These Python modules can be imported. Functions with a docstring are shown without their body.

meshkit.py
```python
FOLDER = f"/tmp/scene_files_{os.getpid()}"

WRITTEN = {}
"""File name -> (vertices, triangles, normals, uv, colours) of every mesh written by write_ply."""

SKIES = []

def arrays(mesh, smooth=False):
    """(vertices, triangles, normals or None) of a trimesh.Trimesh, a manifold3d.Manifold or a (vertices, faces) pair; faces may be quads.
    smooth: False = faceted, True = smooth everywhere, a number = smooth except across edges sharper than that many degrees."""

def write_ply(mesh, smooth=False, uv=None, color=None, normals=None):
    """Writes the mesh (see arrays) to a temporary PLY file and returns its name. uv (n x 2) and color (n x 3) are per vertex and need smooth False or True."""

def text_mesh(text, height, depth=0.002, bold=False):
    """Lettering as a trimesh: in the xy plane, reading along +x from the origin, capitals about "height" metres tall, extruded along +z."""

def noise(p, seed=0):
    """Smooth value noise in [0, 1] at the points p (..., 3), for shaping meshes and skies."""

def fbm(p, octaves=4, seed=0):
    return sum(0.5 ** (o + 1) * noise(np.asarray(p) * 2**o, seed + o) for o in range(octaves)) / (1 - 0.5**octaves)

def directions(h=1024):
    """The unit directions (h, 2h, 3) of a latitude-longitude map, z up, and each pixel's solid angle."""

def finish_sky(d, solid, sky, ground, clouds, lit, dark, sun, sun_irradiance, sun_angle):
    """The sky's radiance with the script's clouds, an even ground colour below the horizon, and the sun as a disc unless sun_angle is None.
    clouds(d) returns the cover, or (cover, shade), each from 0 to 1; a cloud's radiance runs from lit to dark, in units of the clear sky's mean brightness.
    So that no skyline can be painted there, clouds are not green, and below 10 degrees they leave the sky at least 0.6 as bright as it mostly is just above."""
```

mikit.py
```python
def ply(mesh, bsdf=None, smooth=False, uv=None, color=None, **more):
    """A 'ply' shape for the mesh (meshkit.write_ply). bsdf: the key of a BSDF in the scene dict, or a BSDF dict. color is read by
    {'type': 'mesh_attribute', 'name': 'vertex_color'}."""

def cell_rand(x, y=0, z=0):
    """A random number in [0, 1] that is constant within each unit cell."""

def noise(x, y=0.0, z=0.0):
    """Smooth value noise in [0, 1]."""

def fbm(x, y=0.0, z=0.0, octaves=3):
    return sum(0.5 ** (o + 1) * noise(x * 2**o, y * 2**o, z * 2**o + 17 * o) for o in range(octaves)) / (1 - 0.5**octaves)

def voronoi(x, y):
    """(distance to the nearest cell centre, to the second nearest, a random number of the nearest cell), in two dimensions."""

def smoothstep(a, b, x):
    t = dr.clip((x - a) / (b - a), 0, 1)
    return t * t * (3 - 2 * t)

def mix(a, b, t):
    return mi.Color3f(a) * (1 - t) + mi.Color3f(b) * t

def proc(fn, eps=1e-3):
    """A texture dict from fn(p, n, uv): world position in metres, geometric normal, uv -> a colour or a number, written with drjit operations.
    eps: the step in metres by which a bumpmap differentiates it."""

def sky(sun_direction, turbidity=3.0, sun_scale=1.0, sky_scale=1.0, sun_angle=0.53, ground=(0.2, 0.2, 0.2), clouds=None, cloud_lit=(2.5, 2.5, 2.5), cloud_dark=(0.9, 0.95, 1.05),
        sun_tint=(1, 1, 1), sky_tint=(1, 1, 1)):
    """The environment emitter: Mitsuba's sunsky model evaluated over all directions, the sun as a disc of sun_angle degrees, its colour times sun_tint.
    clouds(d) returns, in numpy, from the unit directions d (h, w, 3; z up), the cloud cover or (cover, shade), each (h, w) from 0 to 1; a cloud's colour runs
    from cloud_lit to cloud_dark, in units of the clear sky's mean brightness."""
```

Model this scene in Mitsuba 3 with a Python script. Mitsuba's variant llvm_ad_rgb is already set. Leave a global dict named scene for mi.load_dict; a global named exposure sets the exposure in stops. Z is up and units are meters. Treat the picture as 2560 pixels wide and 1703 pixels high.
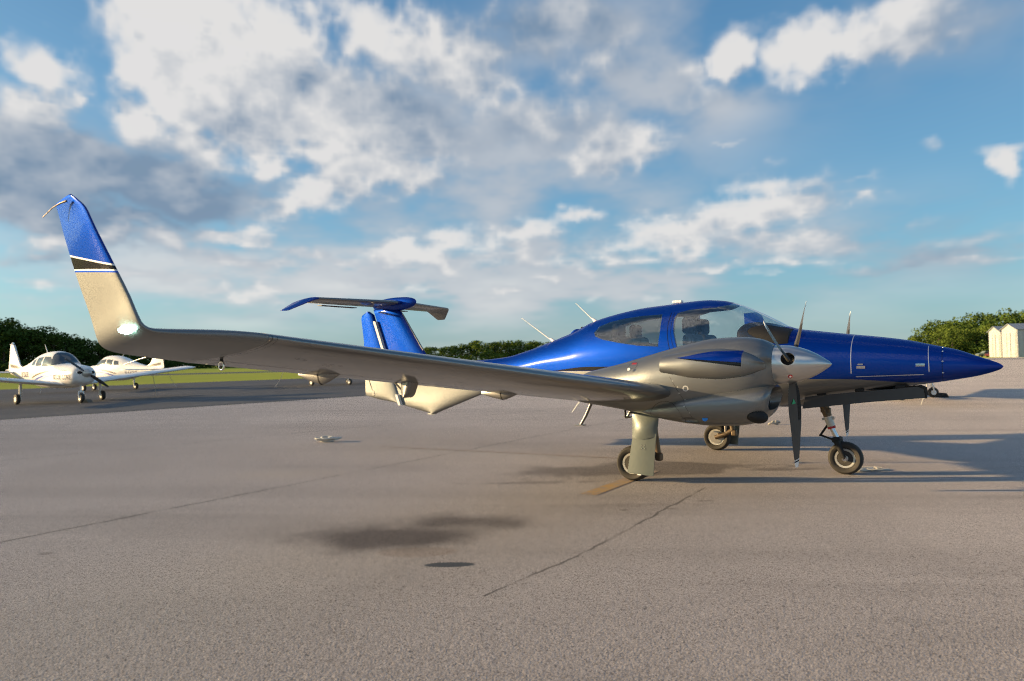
import math, random
import numpy as np, trimesh, mitsuba as mi, drjit as dr, mikit, meshkit
import manifold3d as m3
from scipy.interpolate import PchipInterpolator
from mikit import proc, noise, fbm, voronoi, smoothstep, mix

T = mi.ScalarTransform4f
scene, labels = {}, {}

# ------------------------------------------------------------------ camera, sky, exposure
H = 1.3212
_o = np.array([0.0, 0.0, H]); _d = np.array([0.0, 0.99962, 0.02748]); _u = np.array([0.0174, -0.0275, 0.9995])
scene['camera'] = {'type': 'thinlens', 'fov': 71.098, 'fov_axis': 'x', 'near_clip': 0.05, 'far_clip': 6000.0,
                   'aperture_radius': 0.006, 'focus_distance': 6.5,
                   'to_world': T().look_at(origin=_o.tolist(), target=(_o + _d).tolist(), up=_u.tolist())}
exposure = 2.45
SUN = (-math.cos(math.radians(10.5)), 0.05, math.sin(math.radians(10.5)))

# clouds: azimuth (deg from +y towards +x), elevation, radii, tilt, density, greyness
CLOUDS = [(np.float64(-25.2), np.float64(23.2), np.float64(4.3), np.float64(2.99), 0, 1.2, 0),
          (np.float64(-21.7), np.float64(20.3), np.float64(5.8), np.float64(3.76), -25, 1.2, 0.05),
          (np.float64(-17.9), np.float64(22.7), np.float64(4.5), np.float64(2.58), -30, 0.9, 0.1),
          (np.float64(-16.0), np.float64(18.8), np.float64(6.2), np.float64(2.13), -22, 0.9, 0.35),
          (np.float64(-10.0), np.float64(19.1), np.float64(6.5), np.float64(2.33), -15, 0.9, 0.75),
          (np.float64(-28.0), np.float64(20.6), np.float64(1.9), np.float64(1.64), 0, 0.8, 0),
          (np.float64(-27.2), np.float64(17.3), np.float64(2.2), np.float64(1.72), 10, 0.9, 0.05),
          (np.float64(-24.6), np.float64(16.2), np.float64(2.0), np.float64(2.07), 0, 0.8, 0.1),
          (np.float64(-19.2), np.float64(15.1), np.float64(1.4), np.float64(1.18), 0, 0.9, 0),
          (np.float64(-13.8), np.float64(16.1), np.float64(2.3), np.float64(1.42), 0, 0.9, 0.0),
          (np.float64(-9.3), np.float64(24.5), np.float64(6.9), np.float64(2.61), -8, 0.9, 0.12),
          (np.float64(-3.1), np.float64(22.6), np.float64(5.3), np.float64(3.01), -15, 0.7, 0.3),
          (np.float64(4.0), np.float64(25.2), np.float64(7.3), np.float64(2.03), -5, 0.75, 0.65),
          (np.float64(8.1), np.float64(22.6), np.float64(3.4), np.float64(1.79), 0, 0.55, 0.45),
          (np.float64(1.1), np.float64(18.2), np.float64(3.9), np.float64(2.54), -10, 0.6, 0.55),
          (np.float64(5.6), np.float64(19.0), np.float64(4.2), np.float64(1.88), 0, 0.5, 0.6),
          (np.float64(-33.2), np.float64(19.3), np.float64(2.0), np.float64(1.32), -30, 1.0, 0.05),
          (np.float64(-34.4), np.float64(16.6), np.float64(2.2), np.float64(1.47), -10, 0.9, 0.25),
          (np.float64(-31.2), np.float64(18.3), np.float64(0.6), np.float64(0.55), 0, 0.6, 0.0),
          (np.float64(-33.2), np.float64(14.0), np.float64(6.4), np.float64(1.94), -8, 1.1, 0.95),
          (np.float64(-27.2), np.float64(13.0), np.float64(6.1), np.float64(1.78), -6, 1.0, 1.0),
          (np.float64(-34.2), np.float64(11.1), np.float64(4.8), np.float64(1.68), 0, 1.0, 0.95),
          (np.float64(-23.2), np.float64(12.1), np.float64(3.0), np.float64(0.86), 0, 0.7, 0.95),
          (np.float64(-30.7), np.float64(10.3), np.float64(6.8), np.float64(1.02), 0, 0.8, 0.8),
          (np.float64(-11.8), np.float64(13.9), np.float64(6.0), np.float64(1.94), 12, 0.85, 0.12),
          (np.float64(-16.1), np.float64(12.5), np.float64(2.9), np.float64(0.96), 20, 0.8, 0.1),
          (np.float64(-6.0), np.float64(14.7), np.float64(3.8), np.float64(1.63), 0, 0.6, 0.4),
          (np.float64(-9.4), np.float64(16.3), np.float64(3.1), np.float64(1.28), 0, 0.6, 0.35),
          (np.float64(9.0), np.float64(16.6), np.float64(3.7), np.float64(2.39), 0, 0.9, 0.25),
          (np.float64(5.5), np.float64(16.2), np.float64(1.7), np.float64(0.97), 0, 0.6, 0.2),
          (np.float64(1.1), np.float64(18.2), np.float64(1.1), np.float64(0.89), 0, 0.7, 0),
          (np.float64(-2.5), np.float64(22.3), np.float64(1.4), np.float64(0.76), -30, 0.8, 0),
          (np.float64(14.8), np.float64(20.5), np.float64(2.6), np.float64(1.2), 5, 0.55, 0.45),
          (np.float64(17.1), np.float64(22.0), np.float64(1.3), np.float64(1.39), 0, 1.1, 0),
          (np.float64(23.0), np.float64(21.8), np.float64(3.3), np.float64(1.82), 8, 1.1, 0.05),
          (np.float64(28.5), np.float64(22.1), np.float64(4.1), np.float64(1.86), 10, 0.95, 0.15),
          (np.float64(33.7), np.float64(21.5), np.float64(2.9), np.float64(1.52), 0, 0.45, 0.8),
          (np.float64(18.2), np.float64(23.9), np.float64(3.8), np.float64(0.84), 5, 0.3, 0.6),
          (np.float64(19.7), np.float64(11.0), np.float64(5.9), np.float64(1.9), 10, 0.85, 0.15),
          (np.float64(13.9), np.float64(9.5), np.float64(6.6), np.float64(1.65), 5, 0.75, 0.25),
          (np.float64(22.6), np.float64(8.2), np.float64(4.4), np.float64(0.95), 0, 0.7, 0.4),
          (np.float64(25.6), np.float64(11.2), np.float64(1.1), np.float64(0.49), 0, 0.6, 0.1),
          (np.float64(17.7), np.float64(6.9), np.float64(6.9), np.float64(0.46), 0, 0.6, 0.15),
          (np.float64(9.5), np.float64(7.7), np.float64(5.4), np.float64(0.68), 3, 0.5, 0.2),
          (np.float64(34.8), np.float64(11.9), np.float64(0.8), np.float64(1.1), 0, 0.9, 0.1),
          (np.float64(35.3), np.float64(13.2), np.float64(1.2), np.float64(0.68), 0, 0.5, 0.2),
          (np.float64(26.1), np.float64(12.8), np.float64(1.1), np.float64(0.36), 0, 0.5, 0.1),
          (np.float64(31.1), np.float64(13.9), np.float64(1.0), np.float64(0.51), 0, 0.35, 0.3),
          (np.float64(16.6), np.float64(15.2), np.float64(1.3), np.float64(0.31), 8, 0.4, 0.1),
          (np.float64(33.2), np.float64(7.3), np.float64(4.9), np.float64(0.86), 5, 0.5, 0.7),
          (np.float64(32.9), np.float64(6.1), np.float64(2.9), np.float64(0.35), 5, 0.5, 0.2),
          (np.float64(28.0), np.float64(6.3), np.float64(5.4), np.float64(0.43), 0, 0.5, 0.85),
          (np.float64(29.4), np.float64(8.8), np.float64(3.9), np.float64(0.59), 3, 0.35, 0.6),
          (np.float64(-32.7), np.float64(8.4), np.float64(3.2), np.float64(0.86), 10, 0.8, 0.1),
          (np.float64(-28.0), np.float64(8.7), np.float64(4.4), np.float64(0.91), -5, 0.7, 0.2),
          (np.float64(-34.2), np.float64(7.1), np.float64(2.9), np.float64(0.63), 0, 0.7, 0.85),
          (np.float64(-20.8), np.float64(10.0), np.float64(3.7), np.float64(0.79), 8, 0.7, 0.2),
          (np.float64(-22.3), np.float64(8.0), np.float64(7.5), np.float64(0.7), -4, 0.6, 0.3),
          (np.float64(-16.1), np.float64(7.9), np.float64(7.1), np.float64(0.59), -3, 0.55, 0.5),
          (np.float64(-7.4), np.float64(9.0), np.float64(3.8), np.float64(1.29), 5, 0.8, 0.15),
          (np.float64(-5.1), np.float64(8.0), np.float64(1.4), np.float64(1.37), 0, 0.7, 0.0),
          (np.float64(0.2), np.float64(9.6), np.float64(3.1), np.float64(1.02), 5, 0.7, 0.15),
          (np.float64(0.9), np.float64(7.9), np.float64(5.2), np.float64(0.86), 0, 0.6, 0.3),
          (np.float64(4.7), np.float64(10.9), np.float64(2.1), np.float64(0.74), 10, 0.6, 0.15),
          (np.float64(-27.2), np.float64(6.3), np.float64(4.4), np.float64(0.55), 0, 0.5, 0.2),
          (np.float64(-19.3), np.float64(5.2), np.float64(1.9), np.float64(1.11), 0, 0.7, 0.1),
          (np.float64(-23.2), np.float64(5.5), np.float64(2.7), np.float64(0.64), 5, 0.5, 0.2),
          (np.float64(-11.9), np.float64(6.6), np.float64(8.4), np.float64(0.54), 0, 0.4, 0.4),
          (np.float64(-0.9), np.float64(5.4), np.float64(3.5), np.float64(0.48), 0, 0.6, 0.1),
          (np.float64(3.6), np.float64(6.5), np.float64(2.4), np.float64(0.55), 5, 0.6, 0.1),
          (np.float64(-7.8), np.float64(5.8), np.float64(1.7), np.float64(0.41), 8, 0.5, 0.1),
          (np.float64(6.3), np.float64(4.7), np.float64(1.0), np.float64(0.34), 0, 0.5, 0.1),
          (np.float64(-33.0), np.float64(5.5), np.float64(3.0), np.float64(0.41), 0, 0.5, 0.2),
          (np.float64(18.8), np.float64(6.1), np.float64(0.9), np.float64(0.26), 0, 0.5, 0.1),
          (np.float64(-16.2), np.float64(3.4), np.float64(6.4), np.float64(0.33), 0, 0.35, 0.7),
          (np.float64(-29.4), np.float64(4.4), np.float64(5.3), np.float64(0.45), 0, 0.35, 0.4),
          (np.float64(11.8), np.float64(4.5), np.float64(0.8), np.float64(0.3), 0, 0.4, 0.1)]


def cloud_field(d):
    az = np.degrees(np.arctan2(d[..., 0], d[..., 1])); el = np.degrees(np.arcsin(np.clip(d[..., 2], -1, 1)))
    v = 17.0 * np.log(np.maximum(el, 0) + 7.0)
    q = np.stack([az / 4.2, v / 2.6, 0 * az], -1)
    lowk = np.clip(el / 10, 0.25, 1)
    wa = (meshkit.fbm(q + 3.1, 5, 11) - 0.5) * 5.0
    we = (meshkit.fbm(q + 9.7, 5, 23) - 0.5) * 4.6 * lowk
    p2 = np.stack([az / 2.3, v / 1.25, 0 * az], -1)
    billow = sum(0.5 ** o * np.abs(2 * meshkit.noise(p2 * 2 ** o + 4 * o, 41 + o) - 1) for o in range(5)) / 1.94
    wisp = meshkit.fbm(np.stack([az / 1.1, v / 0.7, 0 * az], -1) + 1.3, 4, 59) - 0.5
    A, E = az + wa + 1.3 * wisp, el + we - 0.9 * wisp * lowk
    dens, grey = np.zeros_like(az), np.zeros_like(az)
    for a0, e0, ra, re, rot, amp, sh in CLOUDS:
        r = math.radians(rot); x, y = A - a0, E - e0
        u, w = x * math.cos(r) + y * math.sin(r), -x * math.sin(r) + y * math.cos(r)
        g = amp * np.exp(-(np.abs(u / ra / 1.14) ** 2 + np.abs(w / re / 1.14) ** 2) ** 1.05)
        dens = np.maximum(dens, g) + 0.25 * np.minimum(dens, g); grey += g * sh
        dens_sum = g if a0 is CLOUDS[0][0] else dens_sum + g
    sh = grey / np.maximum(dens_sum, 1e-3)
    # the rest of the sky: the same kind of broken cumulus
    k = np.clip(smooth_np(37, 48, np.abs(az)) + smooth_np(27, 34, el), 0, 1)
    pl = np.stack([d[..., 0] / (np.maximum(d[..., 2], 0) + 0.12), d[..., 1] / (np.maximum(d[..., 2], 0) + 0.12), 0 * az], -1)
    gen = np.clip((meshkit.fbm(pl * 1.1, 5, 5) - 0.49) * 4.5, 0, 1.1)
    gsh = np.clip((meshkit.fbm(pl * 0.9 + 7, 3, 8) - 0.3) * 1.6, 0, 1)
    return az, el, dens * (1 - k) + gen * k, sh * (1 - k) + gsh * k, billow


def smooth_np(a, b, x):
    t = np.clip((x - a) / (b - a), 0, 1)
    return t * t * (3 - 2 * t)


VEILS = [(3, 13, 12, 7, .55, .62), (-25, 13, 14, 3.2, .75, .85), (-20, 6.5, 24, 3.6, .62, .30), (4, 6.0, 18, 3.2, .50, .40), (18, 8.5, 11, 3.0, .45, .5), (10, 23, 9, 5, .6, .62), (33, 23, 9, 4, .45, .8), (33, 7.5, 9, 2.2, .5, .8), (17, 19, 5, 3, .4, .6), (-8, 18, 9, 4, .6, .5)]


def clouds(d):
    az, el, dens, sh, billow = cloud_field(d)
    body = dens * 1.06 + (0.40 - billow) * 0.86 * np.clip(dens * 2.0, 0, 1) * (1 - .65 * sh)
    body = body + (meshkit.fbm(np.stack([az / .8, el / .6, 0 * az], -1), 3, 91) - .5) * .16
    cover = smooth_np(0.18, 0.92, body)
    v = 17.0 * np.log(np.maximum(el, 0) + 7.0)
    soft = meshkit.fbm(np.stack([az / 6.5, v / 2.2, 0 * az], -1) + 2.2, 6, 77)
    veil, vs = np.zeros_like(az), np.zeros_like(az)
    for a0, e0, ra, re, c, g in VEILS:
        w = c * np.exp(-(((az - a0) / ra) ** 2 + ((el - e0) / re) ** 2)); veil += w; vs += w * g
    vs = vs / np.maximum(veil, 1e-3); veil = np.clip(veil * smooth_np(.30, .66, soft) * 1.45, 0, .9)
    sun_side = sum(np.roll(body, -int(k * 1.6), axis=1) * .4 + np.roll(body, k, axis=0) * .6 for k in (4, 9, 16)) / 3
    shade = sh * 1.02 + (0.85 * (sun_side - body) + (billow - 0.38) * 0.42) * (1 - .5 * sh) + (soft - .5) * 1.3 + (meshkit.fbm(np.stack([az / 2.6, el / 1.5, 0 * az], -1) + 8, 4, 15) - .5) * .55 + .10
    hz = .46 * np.exp(-(el / 4.5) ** 2); vs = (vs * veil + .42 * hz * (1 - veil)) / np.maximum(veil + hz * (1 - veil), 1e-3); veil = veil + hz * (1 - veil)
    both = cover + veil * (1 - cover)
    shade = np.clip((cover * shade + veil * (1 - cover) * np.clip(vs + (soft - .5) * -.9, 0, 1)) / np.maximum(both, 1e-3), 0, 1)
    return both * (0.97 - 0.25 * smooth_np(5, 0, el)), shade


scene['sky_light'] = mikit.sky(SUN, turbidity=3.2, sun_scale=1.9, sky_scale=1.12, sun_tint=(0.86, 0.98, 1.36), sky_tint=(0.56, 0.90, 1.20),
                               clouds=clouds, cloud_lit=(2.62, 2.58, 2.54), cloud_dark=(0.70, 1.0, 1.40))

scene['sky_light']['sampling_weight'] = 12.0

# ------------------------------------------------------------------ aircraft frame (x forward, y port, z up)
THETA, AX, AY = -33.5157, 2.0744, 9.0006
_c, _s = math.cos(math.radians(THETA)), math.sin(math.radians(THETA))
AC = T().translate([AX, AY, 0]).rotate([0, 0, 1], THETA)


def loc(p):
    dx, dy = p.x - AX, p.y - AY
    return dx * _c + dy * _s, -dx * _s + dy * _c, p.z


# ------------------------------------------------------------------ materials
def bsdf(name, d):
    scene[name] = d


def C(r, g, b):
    return {'type': 'rgb', 'value': [r, g, b]}


def princ(name, base, rough=0.4, metal=0.0, coat=0.0, spec=0.5, two=False, coat_gloss=0.97):
    d = {'type': 'principled', 'base_color': base if isinstance(base, dict) else C(*base), 'roughness': rough, 'metallic': metal, 'specular': spec}
    if coat:
        d['clearcoat'] = coat; d['clearcoat_gloss'] = coat_gloss
    bsdf(name, {'type': 'twosided', 'b': d} if two else d)


def paint(name, col, metal=.35, alpha=.3, coat=.035, ior=1.5, flake=None):
    """Metallic car-like paint: flakes under a clear coat."""
    bsdf(name, {'type': 'twosided', 'b': {'type': 'blendbsdf', 'weight': metal, 'a': {'type': 'roughplastic', 'diffuse_reflectance': col, 'int_ior': ior, 'alpha': coat, 'distribution': 'ggx'},
                                        'b': {'type': 'roughconductor', 'material': 'none', 'specular_reflectance': flake or col, 'alpha': alpha, 'distribution': 'ggx'}}})


GREY = (0.104, 0.104, 0.103)
BLUE = (0.0006, 0.0165, 0.135)
BLACK = (0.005, 0.005, 0.006)


def line_mask(v, half):
    return 1 - smoothstep(half * 0.6, half * 1.4, dr.abs(v))


def box_mask(x, a, b):
    return dr.select((x > a) & (x < b), 1.0, 0.0)


def fuselage_fn(p, n, uv):
    x, y, z = loc(p)
    zl = dr.select(x > 0, 1.063 - 0.045 * smoothstep(1.9, 2.7, x) - 0.12 * smoothstep(2.7, 3.3, x), 1.165)
    blue = smoothstep(-0.002, 0.002, z - zl)
    col = mix(GREY, BLUE, blue)
    wedge = 1.165 + 0.055 * smoothstep(-1.75, -1.0, x)
    col = mix(col, BLACK, smoothstep(-0.002, 0.002, z - 1.168) * (1 - smoothstep(-0.002, 0.002, z - wedge)) * dr.select(x < 0.2, 1.0, 0.0))
    # panel seams of the baggage door, nose ring and doors
    door = dr.maximum(dr.maximum(line_mask(x - 2.048, 0.004) * box_mask(z, 1.12, 1.6), line_mask(x - 2.745 + 0.02 * (z - 1.2), 0.004) * box_mask(z, 1.13, 1.45)),
                      line_mask(z - (1.085 + 0.03 * (x - 2.1)), 0.004) * box_mask(x, 2.09, 2.70))
    col = mix(col, (0.30, 0.31, 0.36), door * 0.8 * dr.select(dr.abs(y) > 0.12, 1.0, 0.0))
    seam = dr.maximum(line_mask(x - (0.085 + 0.16 * smoothstep(1.78, 1.3, z) * (1.8 - z)), 0.006), line_mask(x - (0.125 + 0.2 * smoothstep(1.78, 1.3, z) * (1.8 - z)), 0.004)) * box_mask(z, 1.2, 1.86)
    seam = dr.maximum(seam, line_mask(x - 2.86, 0.003) * box_mask(z, 1.0, 1.5))
    return mix(col, (0.004, 0.006, 0.02), seam * 0.85)


def winglet_fn(p, n, uv):
    x, y, z = loc(p)
    top = 1.886 - 0.19 * (x + 0.72)
    bot = 1.836 - 0.09 * (x + 0.72)
    col = mix(GREY, BLUE, smoothstep(-0.001, 0.001, z - bot - 0.018))
    col = mix(GREY, (0.006, 0.03, 0.22), smoothstep(-0.001, 0.001, z - bot + 0.006))
    col = mix(col, (0.6, 0.6, 0.58), smoothstep(-0.001, 0.001, z - bot - 0.003))
    col = mix(col, BLACK, smoothstep(-0.001, 0.001, z - bot - 0.010))
    col = mix(col, (0.65, 0.65, 0.62), smoothstep(-0.001, 0.001, z - top))
    return mix(col, BLUE, smoothstep(-0.001, 0.001, z - top - 0.008))


def tail_fn(p, n, uv):
    x, y, z = loc(p)
    return mix(GREY, BLUE, smoothstep(-0.003, 0.003, z - 1.12))


def tailplane_fn(p, n, uv):
    x, y, z = loc(p)
    return mix(GREY, BLUE, dr.select((dr.abs(y) > 1.50) & (y < 0) | (dr.abs(y) < 0.16), 1.0, 0.0))


def nacelle_fn(p, n, uv):
    x, y, z = loc(p)
    yo = dr.abs(y)
    # blue flash with black lower edge on the outboard blister
    up = 1.315 + 0.062 * smoothstep(0.63, 1.10, x)
    lo = 1.315 - 0.14 * (x - 0.656)
    inside = smoothstep(0, 0.003, up - z) * smoothstep(0, 0.003, z - lo) * box_mask(x, 0.65, 1.312) * dr.select(yo > 1.6, 1.0, 0.0)
    dark = smoothstep(0.002, -0.002, z - (1.318 - 0.085 * (x - 0.656)))
    col = mix(GREY, mix(BLUE, BLACK, dark), inside)
    a = dr.select(yo > 1.5, 1.0, 0.0)
    seam = line_mask(x - (0.614 + 0.55 * (1.126 - z)), 0.003) * box_mask(z, 0.66, 1.13)
    r1 = dr.sqrt(dr.square(x - 0.54) + dr.square((z - 0.70) * 1.05))
    seam = dr.maximum(seam, line_mask(r1 - 0.19, 0.003) * box_mask(z, 0.60, 0.95))
    r2 = dr.sqrt(dr.square(x - 0.17) + dr.square((z - 1.245) * 1.6))
    seam = dr.maximum(seam, line_mask(r2 - 0.055, 0.003))
    col = mix(col, (0.03, 0.03, 0.028), seam * a * 0.85)
    ring = dr.sqrt(dr.square(x - 0.768) + dr.square(z - 1.014))
    col = mix(col, (0.75, 0.75, 0.72), line_mask(ring - 0.024, 0.004) * a)
    col = mix(col, (0.1, 0.11, 0.12), (1 - smoothstep(0.017, 0.019, ring)) * a * 0.5)
    red = box_mask(x, 0.14, 0.205) * box_mask(z, 1.255, 1.272) * a
    col = mix(col, (0.45, 0.03, 0.03), red)
    for k in range(6):
        col = mix(col, (0.6, 0.6, 0.57), (1 - smoothstep(0.004, 0.007, dr.sqrt(dr.square(x - (0.64 + 0.03 * k + 0.02 * (k % 2))) + dr.square(z - (1.09 - 0.062 * k))))) * a * 0.8)
    return col


def wing_fn(p, n, uv):
    x, y, z = loc(p)
    yo = dr.abs(y)
    le = 0.588 - 0.163 * (yo - 2.0)
    ch = le + 0.87
    xc = (le - x) / ch
    col = mi.Color3f(*GREY)
    seam = line_mask((yo - 2.55) , 0.002) * box_mask(xc, 0, 0.12)
    seam = dr.maximum(seam, line_mask(yo - 6.06, 0.004))
    seam = dr.maximum(seam, line_mask(yo - 6.03, 0.002))
    seam = dr.maximum(seam, line_mask(xc - 0.115, 0.0015) * 0.35)
    for (px, py, rr) in ((-0.28, 5.72, .012), (-0.28, 5.66, .012), (-0.33, 5.46, .011), (-0.29, 5.43, .011), (-0.35, 5.41, .011), (-0.29, 5.36, .012), (-0.32, 3.42, .013), (-0.35, 3.36, .013), (-0.31, 3.12, .016), (-0.31, 3.03, .012)):
        seam = dr.maximum(seam, (1 - smoothstep(rr * 1.2, rr * 1.6, dr.sqrt(dr.square(x - px) + dr.square(yo - py)))) * dr.select(y < 0, 1.0, 0.0))
    return mix(col, (0.012, 0.012, 0.012), seam * 0.9)


def flaked(fn):
    return lambda p, n, uv: dr.minimum(fn(p, n, uv) * mi.Color3f(3.1, 3.28, 3.35), .95)


for nm, fn, me in (('paint_fuselage', fuselage_fn, .58), ('paint_winglet', winglet_fn, .5), ('paint_tail', tail_fn, .58), ('paint_tailplane', tailplane_fn, .5), ('paint_nacelle', nacelle_fn, .55), ('paint_wing', wing_fn, .25)):
    paint(nm, proc(fn), me, .20 if nm in ('paint_wing', 'paint_nacelle') else .31, .012, 2.2 if nm == 'paint_wing' else 1.6, proc(flaked(fn)))
paint('paint_grey', C(*GREY), .5, .2, .03, 1.7, flake=C(*[3.4 * q for q in GREY]))
paint('paint_blue', C(*BLUE), .55, .32, .012, 1.55, flake=C(*[3.6 * q for q in BLUE]))
princ('paint_white', (0.78, 0.78, 0.75), 0.35, 0, 0.6, two=True)
princ('door_grey', (0.045, 0.048, 0.05), 0.5, 0, 0.1, two=True)
princ('spinner_silver', (0.60, 0.60, 0.59), 0.24, 0.92, 0.4, two=True)
princ('blade_grey', (0.050, 0.050, 0.048), 0.42, 0, 0.2, two=True)
princ('matt_black', (0.007, 0.007, 0.0075), 0.7, two=True)
princ('tyre_rubber', proc(lambda p, n, uv: mix((0.022, 0.021, 0.02), (0.05, 0.045, 0.038), fbm(p.x * 20, p.y * 20, p.z * 20))), 0.75, two=True)
princ('hub_metal', (0.55, 0.54, 0.50), 0.4, 0.6, two=True)
princ('steel', (0.45, 0.42, 0.38), 0.35, 0.8, two=True)
princ('brass_dark', (0.16, 0.12, 0.08), 0.45, 0.6, two=True)
princ('chrome', (0.75, 0.75, 0.75), 0.15, 1.0, two=True)
princ('seat_grey', (0.05, 0.053, 0.058), 0.8, two=True)
princ('lining_cream', (0.42, 0.40, 0.36), 0.8, two=True)
princ('sticker_green', (0.03, 0.35, 0.16), 0.5, two=True)
princ('sticker_red', (0.45, 0.03, 0.03), 0.5, two=True)
princ('sticker_blue', (0.02, 0.20, 0.62), 0.5, two=True)
bsdf('clear_glass', {'type': 'thindielectric', 'int_ior': 1.85, 'specular_transmittance': C(0.90, 0.93, 0.93)})
bsdf('tinted_glass', {'type': 'thindielectric', 'int_ior': 1.85, 'specular_transmittance': C(0.42, 0.43, 0.43)})

# ------------------------------------------------------------------ mesh helpers
def to_m(mesh):
    m = m3.Manifold(m3.Mesh(np.asarray(mesh.vertices, np.float32), np.asarray(mesh.faces, np.uint32)))
    return m


def to_t(m):
    q = m.to_mesh()
    return trimesh.Trimesh(q.vert_properties[:, :3], q.tri_verts, process=False)


def rings_mesh(rings, cap=True):
    """A skin over closed rings of equal point count, with fan caps."""
    R = np.asarray(rings, float); k, n = R.shape[:2]
    v = R.reshape(-1, 3); f = []
    i = np.arange(n); j = (i + 1) % n
    for a in range(k - 1):
        f.append(np.c_[a * n + i, a * n + j, (a + 1) * n + j]); f.append(np.c_[a * n + i, (a + 1) * n + j, (a + 1) * n + i])
    if cap:
        c0, c1 = len(v), len(v) + 1
        v = np.vstack([v, R[0].mean(0), R[-1].mean(0)])
        f.append(np.c_[np.full(n, c0), j, i]); f.append(np.c_[np.full(n, c1), (k - 1) * n + i, (k - 1) * n + j])
    m = trimesh.Trimesh(v, np.vstack(f), process=False)
    if m.volume < 0:
        m.invert()
    return m


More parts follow.
